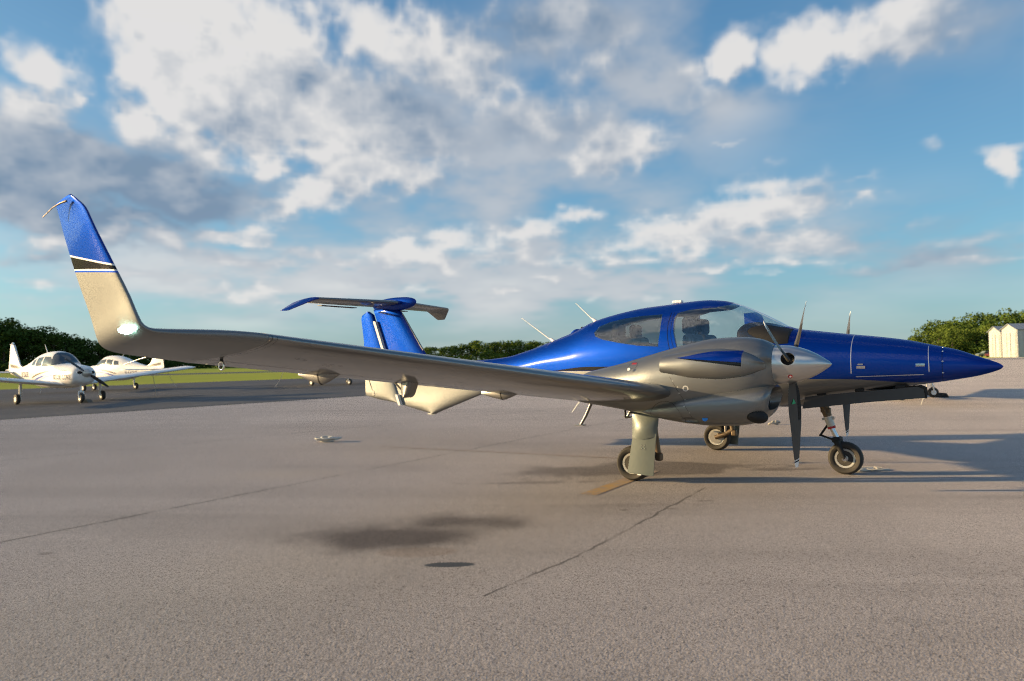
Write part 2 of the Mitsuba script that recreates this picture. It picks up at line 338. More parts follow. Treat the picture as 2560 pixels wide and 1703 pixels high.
class Loft:
    """A body along x from tables x, half width, top, bottom, height of the widest point; exponents of the upper and lower half."""
    def __init__(s, tab, y0=0.0, nu=2.2, nl=2.4, slant=0.0, zref=0.0):
        t = np.array(sorted(tab)); s.x = t[:, 0]; s.y0 = y0; s.nu, s.nl, s.slant, s.zref = nu, nl, slant, zref
        s.w, s.zt, s.zb, s.zc = (PchipInterpolator(s.x, t[:, k]) for k in (1, 2, 3, 4))

    def ring(s, x, n=72, inset=0.0):
        t = np.linspace(0, 2 * np.pi, n, endpoint=False); c, q = np.cos(t), np.sin(t)
        w = max(s.w(x) - inset, 1e-4); zt, zb, zc = s.zt(x) - inset, s.zb(x) + inset, s.zc(x)
        zc = np.clip(zc, zb + 1e-4, max(zt - 1e-4, zb + 2e-4))
        e = np.where(q >= 0, s.nu, s.nl)
        y = np.sign(c) * np.abs(c) ** (2 / e) * w
        z = zc + np.where(q >= 0, zt - zc, zc - zb) * np.sign(q) * np.abs(q) ** (2 / e)
        return np.c_[np.full(n, x) + s.slant * (z - s.zref), s.y0 + y, z]

    def mesh(s, k=80, n=72, inset=0.0, x0=None, x1=None, ease=True):
        a, b = s.x[0] if x0 is None else x0, s.x[-1] if x1 is None else x1
        u = np.linspace(0, 1, k)
        if ease:
            u = 0.5 - 0.5 * np.cos(np.pi * u) if ease is True else u
        return rings_mesh([s.ring(a + (b - a) * q, n, inset) for q in u])

    def side(s, x, z, sgn=-1, off=0.0):
        """y of the skin at (x, z) on the side sgn."""
        w, zt, zb, zc = s.w(x), s.zt(x), s.zb(x), s.zc(x)
        h = np.where(z >= zc, zt - zc, zc - zb); e = np.where(z >= zc, s.nu, s.nl)
        r = np.clip(1 - (np.abs(z - zc) / np.maximum(h, 1e-6)) ** e, 0, 1) ** (1 / e)
        return s.y0 + sgn * (w * r + off)


def prism(poly, y0, y1):
    m = trimesh.creation.extrude_polygon(__import__('shapely').Polygon(poly), y1 - y0, engine='earcut')
    v = m.vertices.copy(); m.vertices = np.c_[v[:, 0], y0 + v[:, 2], v[:, 1]]
    if m.volume < 0:
        m.invert()
    return m


def box(c, e, r=0.0):
    e = np.array(e, float)
    if r:
        h = [to_m(trimesh.creation.icosphere(2, r)).translate(list(np.array(c) + np.array(q) * (e / 2 - r))) for q in np.ndindex(2, 2, 2)]
        h = [to_m(trimesh.creation.icosphere(2, r)).translate([c[k] + (1 if q[k] else -1) * (e[k] / 2 - r) for k in range(3)]) for q in np.ndindex(2, 2, 2)]
        return to_t(m3.Manifold.batch_hull(h))
    m = trimesh.creation.box(e); m.apply_translation(c)
    return m


def tube(pts, r, n=12):
    """A round tube along points; r a number or one per point."""
    P = np.asarray(pts, float); R = np.broadcast_to(r, len(P)); tan = np.gradient(P, axis=0); tan /= np.linalg.norm(tan, axis=1, keepdims=True)
    up = np.array([0, 0, 1.0]) if abs(tan[0, 2]) < 0.9 else np.array([1.0, 0, 0])
    t = np.linspace(0, 2 * np.pi, n, endpoint=False); out = []
    for p, d, q in zip(P, tan, R):
        a = np.cross(d, up); a /= np.linalg.norm(a); b = np.cross(a, d)
        out.append(p + q * (np.cos(t)[:, None] * a + np.sin(t)[:, None] * b))
    return rings_mesh(out)


def cyl(a, b, r, n=32):
    return tube([a, b], r, n)


def lathe_y(prof, c, n=48):
    """A profile (radius, y) turned round the y axis through c."""
    t = np.linspace(0, 2 * np.pi, n, endpoint=False)
    return rings_mesh([np.c_[c[0] + r * np.cos(t), np.full(n, c[1] + y), c[2] + r * np.sin(t)] for r, y in prof])


def cat(*ms):
    return trimesh.util.concatenate(list(ms))


def flip_y(m):
    m = m.copy(); m.vertices[:, 1] *= -1; m.invert()
    return m


USED = {}


def number(name):
    k = USED.get(name, 0); USED[name] = k + 1
    return name if k == 0 else f'{name}_{k:03d}'


def put(name, mesh, mat, smooth=35, tw=None, parent=None, **more):
    key = number((parent + '__' if parent else '') + name)
    scene[key] = mikit.ply(mesh, mat, smooth=smooth, **({'to_world': tw} if tw is not None else {}), **more)
    return key


def thing(name, label, cat_, group=None):
    key = number(name)
    labels[key] = {'label': label, 'category': cat_}
    if group:
        labels[key]['group'] = group
    return key


def structure(name, mesh, mat, smooth=False):
    key = put(name, mesh, mat, smooth); labels[key] = {'kind': 'structure'}
    return key


def tag(key, label, cat_, group=None, kind=None):
    labels[key] = {'label': label, 'category': cat_, **({'group': group} if group else {}), **({'kind': kind} if kind else {})}

# ------------------------------------------------------------------ the blue twin-engined aircraft
PLANE = thing('twin_engine_aircraft', 'blue and silver twin engine aircraft with tall winglet, parked in front', 'aircraft')
FUS = Loft([  # x, half width, top, bottom, widest
    (3.372, .002, 1.176, 1.172, 1.174), (3.355, .022, 1.196, 1.152, 1.174), (3.30, .060, 1.225, 1.126, 1.174), (3.16, .130, 1.281, 1.082, 1.175), (2.99, .200, 1.350, 1.048, 1.18),
    (2.80, .262, 1.399, 1.015, 1.19), (2.53, .335, 1.465, .975, 1.20), (2.24, .400, 1.512, .935, 1.22), (2.00, .445, 1.543, .900, 1.23), (1.60, .515, 1.600, .850, 1.24),
    (1.457, .535, 1.622, .815, 1.25), (1.348, .548, 1.658, .77, 1.26), (1.257, .560, 1.713, .745, 1.27), (.996, .588, 1.853, .69, 1.29), (.759, .606, 1.955, .65, 1.30), (.576, .616, 2.000, .63, 1.31),
    (.387, .622, 2.015, .62, 1.32), (.127, .622, 2.003, .62, 1.32), (-.061, .618, 1.988, .63, 1.32), (-.418, .592, 1.962, .655, 1.32), (-.705, .555, 1.918, .69, 1.31), (-1.124, .480, 1.822, .74, 1.29),
    (-1.353, .432, 1.722, .77, 1.27), (-1.789, .343, 1.575, .825, 1.24), (-2.197, .268, 1.453, .865, 1.19), (-2.60, .215, 1.365, .90, 1.16), (-3.2, .180, 1.325, .93, 1.14), (-4.0, .160, 1.315, .96, 1.14),
    (-4.8, .110, 1.30, 1.0, 1.15), (-5.20, .045, 1.27, 1.09, 1.17), (-5.24, .01, 1.20, 1.15, 1.17)], nu=2.05, nl=2.5)

cabin_in = FUS.mesh(70, 72, .022, -1.25, 1.43)
cabin_in2 = FUS.mesh(70, 72, .045, -1.23, 1.40)
rear_poly = [(-.955, 1.655), (-.90, 1.735), (-.76, 1.785), (-.54, 1.822), (-.28, 1.842), (-.03, 1.847), (-.014, 1.77), (-.002, 1.62), (-.011, 1.452), (-.278, 1.470), (-.565, 1.515), (-.80, 1.562), (-.92, 1.606)]
front_poly = [(.225, 1.42), (.165, 1.62), (.145, 1.78), (.165, 1.853), (.32, 1.888), (.60, 1.900), (.74, 1.93), (.82, 2.2), (1.6, 2.2), (1.6, 1.70), (1.345, 1.648), (1.05, 1.46)]
side = [prism(rear_poly, -.9, 0), prism(rear_poly, 0, .9)]
cuts = [to_m(q) for q in side] + [to_m(prism(front_poly, -.9, .9))]
outer = FUS.mesh(150, 96)
body = to_m(outer) - to_m(cabin_in)
for q in cuts:
    body = body - q
put('fuselage', to_t(body), 'paint_fuselage', 40, AC, PLANE)
lining = to_m(FUS.mesh(60, 72, .024, -1.24, 1.42)) - to_m(cabin_in2)
for q in cuts:
    lining = lining - q
put('cabin_lining', to_t(lining), 'lining_cream', 40, AC, PLANE)
pane_in = to_m(FUS.mesh(150, 96, .006, -1.30, 1.46))


def pane(q):
    m = to_t((to_m(outer) - pane_in) ^ q)
    c, n = m.triangles_center, m.face_normals
    rad = np.c_[np.where(c[:, 0] > .9, .45, 0), c[:, 1], c[:, 2] - 1.30]; rad /= np.linalg.norm(rad, axis=1, keepdims=True)
    m.update_faces((n * rad).sum(1) > .25); m.remove_unreferenced_vertices()
    m.merge_vertices()
    return m


put('windshield', pane(cuts[2]), 'clear_glass', True, AC, PLANE)
put('rear_window', pane(cuts[0]), 'tinted_glass', True, AC, PLANE)
put('rear_window', pane(cuts[1]), 'tinted_glass', True, AC, PLANE)
# inside: seats, floor, glare shield
for x, ys in ((.30, (-.27, .27)), (-.62, (-.26, .26))):
    for y in ys:
        k = put('seat', cat(box((x, y, 1.32), (.14, .42, .56), .06), box((x + .25, y, 1.02), (.5, .44, .14), .06)), 'seat_grey', 40, AC, PLANE)
        put('headrest', box((x - .05, y, 1.70 if x > 0 else 1.665), (.10, .25, .20), .045), 'seat_grey', 40, AC, k)
gs = Loft([(1.43, .46, 1.62, 1.36, 1.45), (1.30, .50, 1.655, 1.36, 1.45), (1.15, .515, 1.70, 1.36, 1.46), (1.02, .52, 1.715, 1.36, 1.47), (.92, .51, 1.70, 1.42, 1.50), (.885, .48, 1.66, 1.46, 1.54)], nu=3, nl=3)
put('glare_shield', gs.mesh(30, 48), 'matt_black', 40, AC, PLANE)
put('cabin_floor', box((.1, 0, .93), (2.2, .95, .03)), 'seat_grey', False, AC, PLANE)
put('roof_antenna', box((.02, 0, 2.018), (.13, .07, .035), .012), 'paint_white', 35, AC, PLANE)
for (a, b) in (((-1.789, 0, 1.565), (-2.315, 0, 1.927)), ((-1.134, 0, 1.815), (-1.431, 0, 2.088))):
    a, b = np.array(a), np.array(b)
    k = put('whip_antenna', tube([a - .02 * (b - a), a + .12 * (b - a), b], [.013, .009, .0045]), 'paint_white', 35, AC, PLANE)
    put('antenna_base', tube([a + (.05, 0, -.03), a + (-.02, 0, .03), a + (-.06, 0, .055)], [.034, .022, .010]), 'paint_white', 35, AC, k)
# air scoop on the spine
xs = np.linspace(-1.53, -1.35, 9)
scoop = [np.c_[np.full(16, x), .055 * math.sin(math.pi * (i + .6) / 9.2) * np.cos(np.linspace(0, 2 * np.pi, 16, endpoint=False)), float(FUS.zt(x)) - .012 + .05 * math.sin(math.pi * (i + .6) / 9.2) * (.5 + .5 * np.sin(np.linspace(0, 2 * np.pi, 16, endpoint=False)))] for i, x in enumerate(xs)]
put('spine_air_scoop', rings_mesh(scoop), 'paint_blue', 40, AC, PLANE)
put('spine_scoop_opening', box((-1.335, 0, float(FUS.zt(-1.335)) + .014), (.03, .05, .03), .008), 'matt_black', 30, AC, PLANE)


def skin_patch(L, x0, x1, z0, z1, off, sgn=-1, thick=.008):
    nx, nz = 8, 4
    g = [(x, z) for x in np.linspace(x0, x1, nx) for z in np.linspace(z0, z1, nz)]
    o = np.array([(x, float(L.side(x, z, sgn, off)), z) for x, z in g]); i_ = np.array([(x, float(L.side(x, z, sgn, off - thick)), z) for x, z in g])
    f = []
    for a in range(nx - 1):
        for b in range(nz - 1):
            q = a * nz + b; f += [[q, q + nz, q + nz + 1], [q, q + nz + 1, q + 1]]
    f = np.array(f); m = len(g)
    edge = [(a * nz, (a + 1) * nz) for a in range(nx - 1)] + [((nx - 1) * nz + b, (nx - 1) * nz + b + 1) for b in range(nz - 1)] + [((a + 1) * nz + nz - 1, a * nz + nz - 1) for a in range(nx - 1)] + [(b + 1, b) for b in range(nz - 1)]
    w = [[a, a + m, b + m] for a, b in edge] + [[a, b + m, b] for a, b in edge]
    t = trimesh.Trimesh(np.vstack([o, i_]), np.vstack([f, f[:, ::-1] + m, np.array(w)]), process=False)
    if t.volume < 0:
        t.invert()
    return t


for sg in (-1, 1):
    for x0, x1, z0, z1 in ((2.100, 2.180, 1.170, 1.198), (2.112, 2.160, 1.207, 1.222), (2.632, 2.712, 1.187, 1.215)):
        k = put('baggage_door_latch', skin_patch(FUS, x0, x1, z0, z1, .005, sg), 'chrome', 30, AC, PLANE)
    for z in (1.375, 1.335, 1.235, 1.12):
        put('nose_screw', trimesh.creation.icosphere(1, .009).apply_translation((2.865, float(FUS.side(2.865, z, sg, .0)), z)), 'chrome', True, AC, PLANE)

# ---- wings
AF = [0, .004, .012, .03, .06, .10, .16, .24, .34, .45, .56, .66, .745]
AFR = [.755, .82, .90, .96, 1.0]


def half_thick(x):
    return 5 * (.2969 * math.sqrt(x) - .126 * x - .3516 * x * x + .2843 * x ** 3 - .1036 * x ** 4)


def section(le, te, t, nrm, xs, closed_tail=True):
    le, te, nrm = (np.asarray(q, float) for q in (le, te, nrm)); ch = te - le; L = np.linalg.norm(ch); n = nrm - nrm @ ch / L / L * ch; n /= np.linalg.norm(n)
    up = [le + ch * x + n * (half_thick(x) * t * 1.02 + .02 * L * 4 * x * (1 - x) * (t / .15 / L) + .001) for x in xs]
    lo = [le + ch * x + n * (-half_thick(x) * t * .82 + .008 * L * 4 * x * (1 - x) * (t / .15 / L) - .001) for x in xs]
    return np.array(up + lo[::-1] if xs[0] > 0 else up + lo[:0:-1])


def wing_st(y):
    return (.588 - .163 * (y - 2), -y, .988 + .1185 * (y - 2)), (-.87, -y, .948 + .1035 * (y - 2.27)), .215 - .0265 * (y - 1.5)


def wing_piece(ys, xs):
    return rings_mesh([section(*wing_st(y), (0, 0, 1), xs) for y in ys])


wing_in = wing_piece(np.linspace(.3, 6.08, 26), AF)
flap = wing_piece(np.linspace(.75, 3.62, 12), AFR)
ail = wing_piece(np.linspace(3.64, 5.95, 12), AFR)
tip_te = wing_piece([5.96, 6.02, 6.079], AFR)
GL = [((-.08, -6.081, 1.4715), (-.87, -6.081, 1.3424), .0936, (0, 0, 1)), ((-.17, -6.17, 1.484), (-.87, -6.17, 1.356), .092, (0, 0, 1)), ((-.25, -6.25, 1.492), (-.87, -6.25, 1.366), .088, (0, 0, 1)),
      ((-.315, -6.36, 1.497), (-.868, -6.36, 1.381), .080, (0, 0, 1)), ((-.35, -6.47, 1.500), (-.86, -6.47, 1.396), .071, (0, .05, 1)), ((-.365, -6.55, 1.504), (-.88, -6.53, 1.412), .064, (0, .25, 1)),
      ((-.375, -6.602, 1.518), (-.89, -6.565, 1.432), .058, (0, .7, .75)), ((-.388, -6.630, 1.548), (-.895, -6.585, 1.455), .056, (0, 1, .35)), ((-.41, -6.643, 1.60), (-.90, -6.60, 1.50), .054, (0, 1, .12)),
      ((-.45, -6.658, 1.69), (-.925, -6.615, 1.60), .052, (0, 1, .1)), ((-.545, -6.705, 1.89), (-.995, -6.663, 1.85), .046, (0, 1, .12)), ((-.62, -6.745, 2.055), (-1.02, -6.703, 2.03), .038, (0, 1, .12)),
      ((-.670, -6.768, 2.163), (-1.03, -6.727, 2.145), .032, (0, 1, .12)), ((-.725, -6.778, 2.207), (-1.035, -6.738, 2.195), .026, (0, 1, .12)), ((-.785, -6.785, 2.243), (-1.04, -6.745, 2.23), .016, (0, 1, .12))]
AFW = [0, .004, .012, .03, .06, .10, .16, .24, .34, .45, .56, .66, .745, .82, .90, .96, 1.0]


def densify(G, k=3):
    """Smooth interpolation between the winglet's stations."""
    A = np.array([np.r_[a, b, t, n] for a, b, t, n in G]); u = np.arange(len(G)); q = np.linspace(0, len(G) - 1, (len(G) - 1) * k + 1)
    P = PchipInterpolator(u, A)(q)
    return [(r[:3], r[3:6], r[6], r[7:]) for r in P]


winglet = rings_mesh([section(a, b, t, n, AFW) for a, b, t, n in densify(GL)])
ring = trimesh.creation.torus(.024, .006, 24, 10); ring.apply_transform(trimesh.transformations.rotation_matrix(math.pi / 2, [1, 0, 0])); ring.apply_translation((-.60, -6.02, 1.318))


def boat(x0, x1, y, z, w, d, rise=-.06, k=14, u0=.01, u1=.99, grow=1.0):
    """A double-ended keel under the wing."""
    out = []
    for u in np.linspace(u0, u1, k):
        e = (1 - abs(2 * u - 1) ** 1.25); x = x1 + (x0 - x1) * u
        t = np.linspace(0, 2 * np.pi, 20, endpoint=False)
        e2 = e * grow
        zz = z + rise * (u - .5); out.append(np.c_[np.full(20, x), y + w * e2 * np.cos(t), zz + np.where(np.sin(t) > 0, .03, d * e2) * np.sign(np.sin(t)) * np.abs(np.sin(t)) ** .85])
    return rings_mesh(out)


def plate(poly, w, y=0.0, edge=.35):
    """An upright aerofoil-like plate of the outline poly in (x, z): thickest in the middle chord."""
    import shapely
    P = shapely.Polygon(poly); zs = np.linspace(P.bounds[1] + 1e-3, P.bounds[3] - 1e-3, 26); out = []
    for z in zs:
        g = P.intersection(shapely.LineString([(-20, z), (20, z)])); a, b = g.bounds[0], g.bounds[2]; L = max(b - a, .01)
        out.append([(b - L * q, y + s * w * half_thick(max(q, 1e-4)) * 1.0 + s * .0015, z) for s, qs in ((1, AFW), (-1, AFW[:0:-1])) for q in qs])
    return rings_mesh(out)


plate_y = lambda poly, w, y: plate(poly, w, y)


for sg in (1, -1):
    F = (lambda m: m) if sg == 1 else flip_y
    W = put('wing', F(wing_in), 'paint_wing', 40, AC, PLANE)
    put('flap', F(flap), 'paint_wing', 40, AC, W)
    put('aileron', F(ail), 'paint_wing', 40, AC, W)
    put('trailing_edge', F(tip_te), 'paint_wing', 40, AC, W)
    put('tie_down_ring', F(ring), 'chrome', True, AC, W)
    put('ring_mount', F(cyl((-.60, -6.02, 1.345), (-.60, -6.02, 1.40), .010)), 'matt_black', 40, AC, W)
    G = put('winglet', F(winglet), 'paint_winglet', 45, AC, PLANE)
    put('static_wick', F(tube([(-.80, -6.80, 2.205), (-.86, -6.805, 2.20), (-.93, -6.81, 2.185), (-1.03, -6.815, 2.145)], [.006, .005, .0028, .0024], 8)), 'brass_dark', True, AC, G)
    put('static_wick', F(tube([(-.87, -6.33, 1.375), (-.95, -6.33, 1.365), (-1.12, -6.33, 1.335)], [.006, .004, .003], 8)), 'steel', True, AC, G)
    lens = trimesh.creation.icosphere(3, 1.0); lens.apply_scale((.062, .022, .019)); lens.apply_transform(trimesh.transformations.rotation_matrix(.06, [0, 1, 0])); lens.apply_translation((-.50, -6.650, 1.512))
    for (y, x0, x1, z, d) in ((5.05, -1.08, -.52, 1.266, .100), (2.75, -1.06, -.48, 1.016, .088)):
        k = put('hinge_fairing', F(boat(x0, x1, -y, z, .040, d)), 'paint_grey', 50, AC, W)
        put('fairing_gap', F(boat(x0, x1, -y, z, .040, d, k=3, u0=.525, u1=.545, grow=1.03)), 'matt_black', 50, AC, k)
    zb = 1.165
    horn = plate_y([(-.595, 1.225), (-.80, 1.215), (-.80, 1.075), (-.788, 1.045), (-.765, 1.030), (-.728, 1.028), (-.695, 1.040), (-.672, 1.065)], .115, -4.22)
    k = put('balance_weight', F(horn), 'paint_grey', 45, AC, W)
    put('weight_arm', F(cat(tube([(-.78, -4.22, 1.19), (-.93, -4.22, 1.21)], .012), tube([(-.79, -4.22, 1.09), (-.90, -4.22, 1.175), (-.93, -4.22, 1.20)], .008), box((-.90, -4.22, 1.215), (.16, .03, .035), .01))), 'door_grey', 35, AC, k)
    if sg == 1:
        scene[number(PLANE + '__navigation_light')] = {**mikit.ply(F(lens), 'lamp_glass', smooth=True, to_world=AC), 'emitter': {'type': 'area', 'radiance': C(5, 9, 7)}}
        labels[PLANE + '__navigation_light'] = {'label': 'lit green-white navigation light on the near winglet'}
    else:
        put('navigation_lens', F(lens), 'sticker_red', True, AC, PLANE)
bsdf('lamp_glass', {'type': 'diffuse', 'reflectance': C(.3, .5, .4)})

# ---- nacelles with propellers
EY, EZ = -1.480, 1.234
NAC = Loft([(1.545, .185, 1.412, 1.050, 1.234), (1.50, .232, 1.448, .985, 1.225), (1.42, .285, 1.484, .90, 1.21), (1.32, .320, 1.504, .82, 1.19), (1.224, .340, 1.512, .76, 1.18), (.97, .372, 1.505, .705, 1.16), (.705, .385, 1.461, .688, 1.13),
            (.426, .380, 1.393, .70, 1.10), (.20, .355, 1.334, .725, 1.07), (-.043, .31, 1.271, .765, 1.04), (-.30, .235, 1.215, .80, 1.01), (-.505, .15, 1.165, .825, .99), (-.65, .06, 1.06, .86, .96), (-.70, .01, .98, .93, .955)], y0=EY, nu=2.1, nl=2.3)
CHIN = Loft([(1.50, .26, .985, .80, .90), (1.485, .315, 1.02, .745, .89), (1.44, .352, 1.05, .70, .88), (1.36, .378, 1.06, .662, .87), (1.22, .400, 1.05, .640, .86), (1.00, .410, 1.02, .632, .85), (.75, .402, .96, .648, .83), (.50, .35, .90, .68, .80), (.30, .24, .86, .715, .78), (.10, .06, .80, .755, .775)], y0=EY, nu=2.3, nl=2.6, slant=.28, zref=.80)
BLI = Loft([(1.50, .005, 1.26, 1.20, 1.23), (1.47, .05, 1.285, 1.185, 1.232), (1.38, .110, 1.345, 1.135, 1.235), (1.25, .155, 1.385, 1.095, 1.238), (1.05, .190, 1.402, 1.072, 1.24), (.85, .198, 1.394, 1.076, 1.24), (.65, .185, 1.366, 1.108, 1.24), (.515, .170, 1.345, 1.135, 1.24)], y0=EY - .235, nu=2.2, nl=2.3)
pocket = Loft([(.50, .152, 1.330, 1.152, 1.24), (.62, .145, 1.322, 1.160, 1.24), (.78, .03, 1.27, 1.21, 1.24)], y0=EY - .24, nu=2.2, nl=2.3)
duct = trimesh.creation.icosphere(4, 1.0); duct.apply_scale((.105, .10, .068)); duct.apply_transform(trimesh.transformations.rotation_matrix(.25, [0, 1, 0])); duct.apply_translation((1.425, EY - .28, .752))
gill = trimesh.creation.icosphere(4, 1.0); gill.apply_scale((.10, .10, .045)); gill.apply_translation((.79, EY - .36, .690))
front = Loft([(1.62, .25, 1.04, .80, .92), (1.50, .23, 1.02, .80, .91), (1.40, .19, .98, .80, .90)], y0=EY, nu=3, nl=3, slant=.25, zref=.9)
front_m, pocket_m = to_m(front.mesh(14, 48)), to_m(pocket.mesh(16, 64))
nac_mesh = to_t(to_m(NAC.mesh(90, 88)) - front_m - to_m(duct) - pocket_m)
chin_mesh = to_t(to_m(CHIN.mesh(60, 72)) - front_m - to_m(duct) - to_m(gill))
blister_mesh = to_t(to_m(BLI.mesh(50, 64)) - pocket_m)
duct_in = duct.copy(); duct_in.vertices = (duct_in.vertices - duct_in.vertices.mean(0)) * .985 + duct_in.vertices.mean(0) + (-.006, .006, .004); duct_in.invert()

spinner_prof = [(1.545, .186), (1.60, .186), (1.68, .180), (1.76, .164), (1.84, .135), (1.91, .100), (1.97, .062), (2.02, .026), (2.035, .010), (2.040, .001)]
tt = np.linspace(0, 2 * np.pi, 64, endpoint=False)
spinner = rings_mesh([np.c_[np.full(64, x), EY + r * np.cos(tt), EZ + r * np.sin(tt)] for x, r in spinner_prof])
back_plate = rings_mesh([np.c_[np.full(64, x), EY + r * np.cos(tt), EZ + r * np.sin(tt)] for x, r in ((1.520, .186), (1.544, .186))])
HX, RP = 1.685, 1.007


def blade_frame(a):
    er = np.array([0, math.sin(a), -math.cos(a)]); ex = np.array([1.0, 0, 0]); et = np.cross(ex, er)
    return er, ex, et


HAND = [1.0]      # both propellers turn the same way, so the mirrored one is built with the opposite twist


def blade_part(a, r0, r1, f0=-.5, f1=.5, grow=0.0, k=16, hy=EY):
    er, ex, et = blade_frame(a); et = et * HAND[0]; out = []
    for r in np.linspace(r0, r1, k):
        q = r / RP
        c = np.interp(q, [.1, .2, .3, .45, .6, .8, .95, 1.0], [.056, .090, .145, .168, .160, .125, .082, .055]); th = np.interp(q, [.1, .25, .5, 1], [.046, .026, .014, .005]) + 2 * grow
        b = math.radians(np.interp(q, [.1, .3, .6, 1], [52, 36, 25, 17])); cd = math.sin(b) * ex + math.cos(b) * et; nd = -math.cos(b) * ex + math.sin(b) * et
        t = np.linspace(0, 2 * np.pi, 24, endpoint=False); s = f0 + (f1 - f0) * (.5 + .5 * np.cos(t)); hh = np.maximum(1 - (2 * s) ** 2, .02)
        sw = -.035 * max(q - .6, 0) / .4
        out.append(np.array([HX, hy, EZ]) + r * er + (c * s + sw)[:, None] * cd + ((th * .5 * hh) * np.sign(np.round(np.sin(t), 6)))[:, None] * nd)
    return rings_mesh(out)


for sg, ph in ((1, 10.80), (-1, -13.68)):
    F = (lambda m: m) if sg == 1 else flip_y
    HAND[0] = float(sg)
    N = put('engine_nacelle', F(nac_mesh), 'paint_nacelle', 38, AC, PLANE)
    put('chin_cowl', F(chin_mesh), 'paint_nacelle', 38, AC, N)
    put('cowl_blister', F(blister_mesh), 'paint_nacelle', 38, AC, N)
    put('intake_duct', F(duct_in), 'matt_black', True, AC, N)
    put('radiator_face', F(box((1.425, EY, .90), (.02, .34, .17))), 'matt_black', False, AC, N)
    put('vent_sticker', F(trimesh.creation.cylinder(.028, .006, transform=trimesh.geometry.align_vectors([0, 0, 1], [0, -1, .35])).apply_translation((.955, float(CHIN.side(.99, .727, -1)) - .001, .727))), 'sticker_blue', 40, AC, N)
    put('fuel_cap_mark', F(cyl((.16, EY - .345, 1.205), (.16, EY - .352, 1.208), .016)), 'paint_white', 40, AC, N)
    P = put('propeller', F(back_plate), 'matt_black', 40, AC, PLANE)
    sp = to_m(spinner)
    for k in range(3):
        a = math.radians(ph) + (k * 2 * math.pi / 3)
        er, ex, et = blade_frame(a)
        sp = sp - to_m(cyl(np.array([HX, EY, EZ]) + .10 * er, np.array([HX, EY, EZ]) + .30 * er, .062, 28))
        B = blade_part(a, .10, RP * .925); tipb = blade_part(a, RP * .9255, RP, k=8)
        put('blade', F(B), 'blade_grey', 40, AC, P)
        put('blade_tip', F(cat(blade_part(a, RP * .9255, RP * .936, k=2), blade_part(a, RP * .951, RP, k=6))), 'paint_white', 40, AC, P)
        put('tip_band', F(blade_part(a, RP * .9365, RP * .9505, k=2)), 'matt_black', 40, AC, P)
        put('deicing_boot', F(blade_part(a, .19, RP * .55, .18, .503, .0016, 12)), 'matt_black', 40, AC, P)
        if k == 0:
            er, ex, et = blade_frame(a); et = et * sg; r = .36; b = math.radians(34); cd = math.sin(b) * ex + math.cos(b) * et; nd = -math.cos(b) * ex + math.sin(b) * et
            for s_ in (1, -1):
                c0 = np.array([HX, EY, EZ]) + r * er + s_ * .0125 * nd - .02 * cd
                tri = trimesh.Trimesh([c0 - er * .028, c0 + er * .02 + cd * .026, c0 + er * .02 - cd * .026, c0 + s_ * .002 * nd - er * .028, c0 + s_ * .002 * nd + er * .02 + cd * .026, c0 + s_ * .002 * nd + er * .02 - cd * .026],
                                      [[0, 2, 1], [3, 4, 5], [0, 1, 4], [0, 4, 3], [1, 2, 5], [1, 5, 4], [2, 0, 3], [2, 3, 5]], process=False)
                put('blade_sticker', F(tri), 'sticker_green', False, AC, P)
    put('spinner', F(to_t(sp)), 'spinner_silver', 40, AC, P)
    put('hub', F(trimesh.creation.icosphere(3, .118).apply_translation((HX, EY, EZ))), 'matt_black', True, AC, P)
    put('spinner_sticker', F(trimesh.creation.cylinder(.011, .006, transform=trimesh.geometry.align_vectors([0, 0, 1], [.15, -.8, -.6])).apply_translation((1.70, EY - .140, EZ - .112))), 'paint_white', 40, AC, P)
    put('spinner_sticker', F(trimesh.creation.cylinder(.020, .004, transform=trimesh.geometry.align_vectors([0, 0, 1], [.15, -.8, -.6])).apply_translation((1.70, EY - .140, EZ - .112))), 'sticker_red', 40, AC, P)

# ---- tail
hx = lambda z: -5.24 + (2.17 - z) * .39
fin_poly = [(-4.62, 2.13), (-4.74, 2.20), (hx(2.20) + .012, 2.20), (hx(.63) + .012, .63), (-3.97, .502), (-2.93, .86), (-2.9, 1.0), (-3.9, 1.30), (-4.05, 1.36), (-4.21, 1.553)]
put('tail_fin', plate(fin_poly, .125), 'paint_tail', 45, AC, PLANE)
put('rudder', plate([(hx(2.17) - .012, 2.17), (-5.37, 2.175), (-5.53, 2.10), (-5.467, 1.685), (-5.44, .753), (hx(.655) - .012, .655)], .075), 'paint_tail', 45, AC, PLANE)
for a, b in ((1.50, 2.00), (.63, .80)):
    put('hinge_seal', prism([(hx(a) - .022, a), (hx(a) + .026, a), (hx(b) + .026, b), (hx(b) - .022, b)], -.062, .062), 'paint_white', False, AC, PLANE)
put('rudder_tab', cat(*[prism([(-5.36, 1.05), (-5.352, 1.05), (-5.262, .86), (-5.270, .86)], s * .0235 - .003, s * .0235 + .003) for s in (-1, 1)], box((-5.235, 0, .81), (.065, .062, .085), .01)), 'paint_grey', 35, AC, PLANE)
put('tail_skid', box((-4.02, 0, .505), (.13, .028, .02), .008), 'paint_white', 35, AC, PLANE)
put('leading_edge_boot', tube([(-4.165, 0, 1.50), (-4.21, 0, 1.553), (-4.60, 0, 2.10)], [.016, .016, .013]), 'paint_grey', 40, AC, PLANE)
bul = Loft([(-4.305, .004, 2.285, 2.268, 2.276), (-4.33, .03, 2.318, 2.238, 2.276), (-4.42, .062, 2.352, 2.195, 2.276), (-4.55, .08, 2.368, 2.165, 2.272), (-4.75, .085, 2.372, 2.15, 2.27), (-5.0, .07, 2.355, 2.16, 2.265), (-5.2, .035, 2.315, 2.20, 2.26), (-5.25, .006, 2.28, 2.24, 2.26)])
put('tail_bullet', bul.mesh(40, 40), 'paint_blue', True, AC, PLANE)


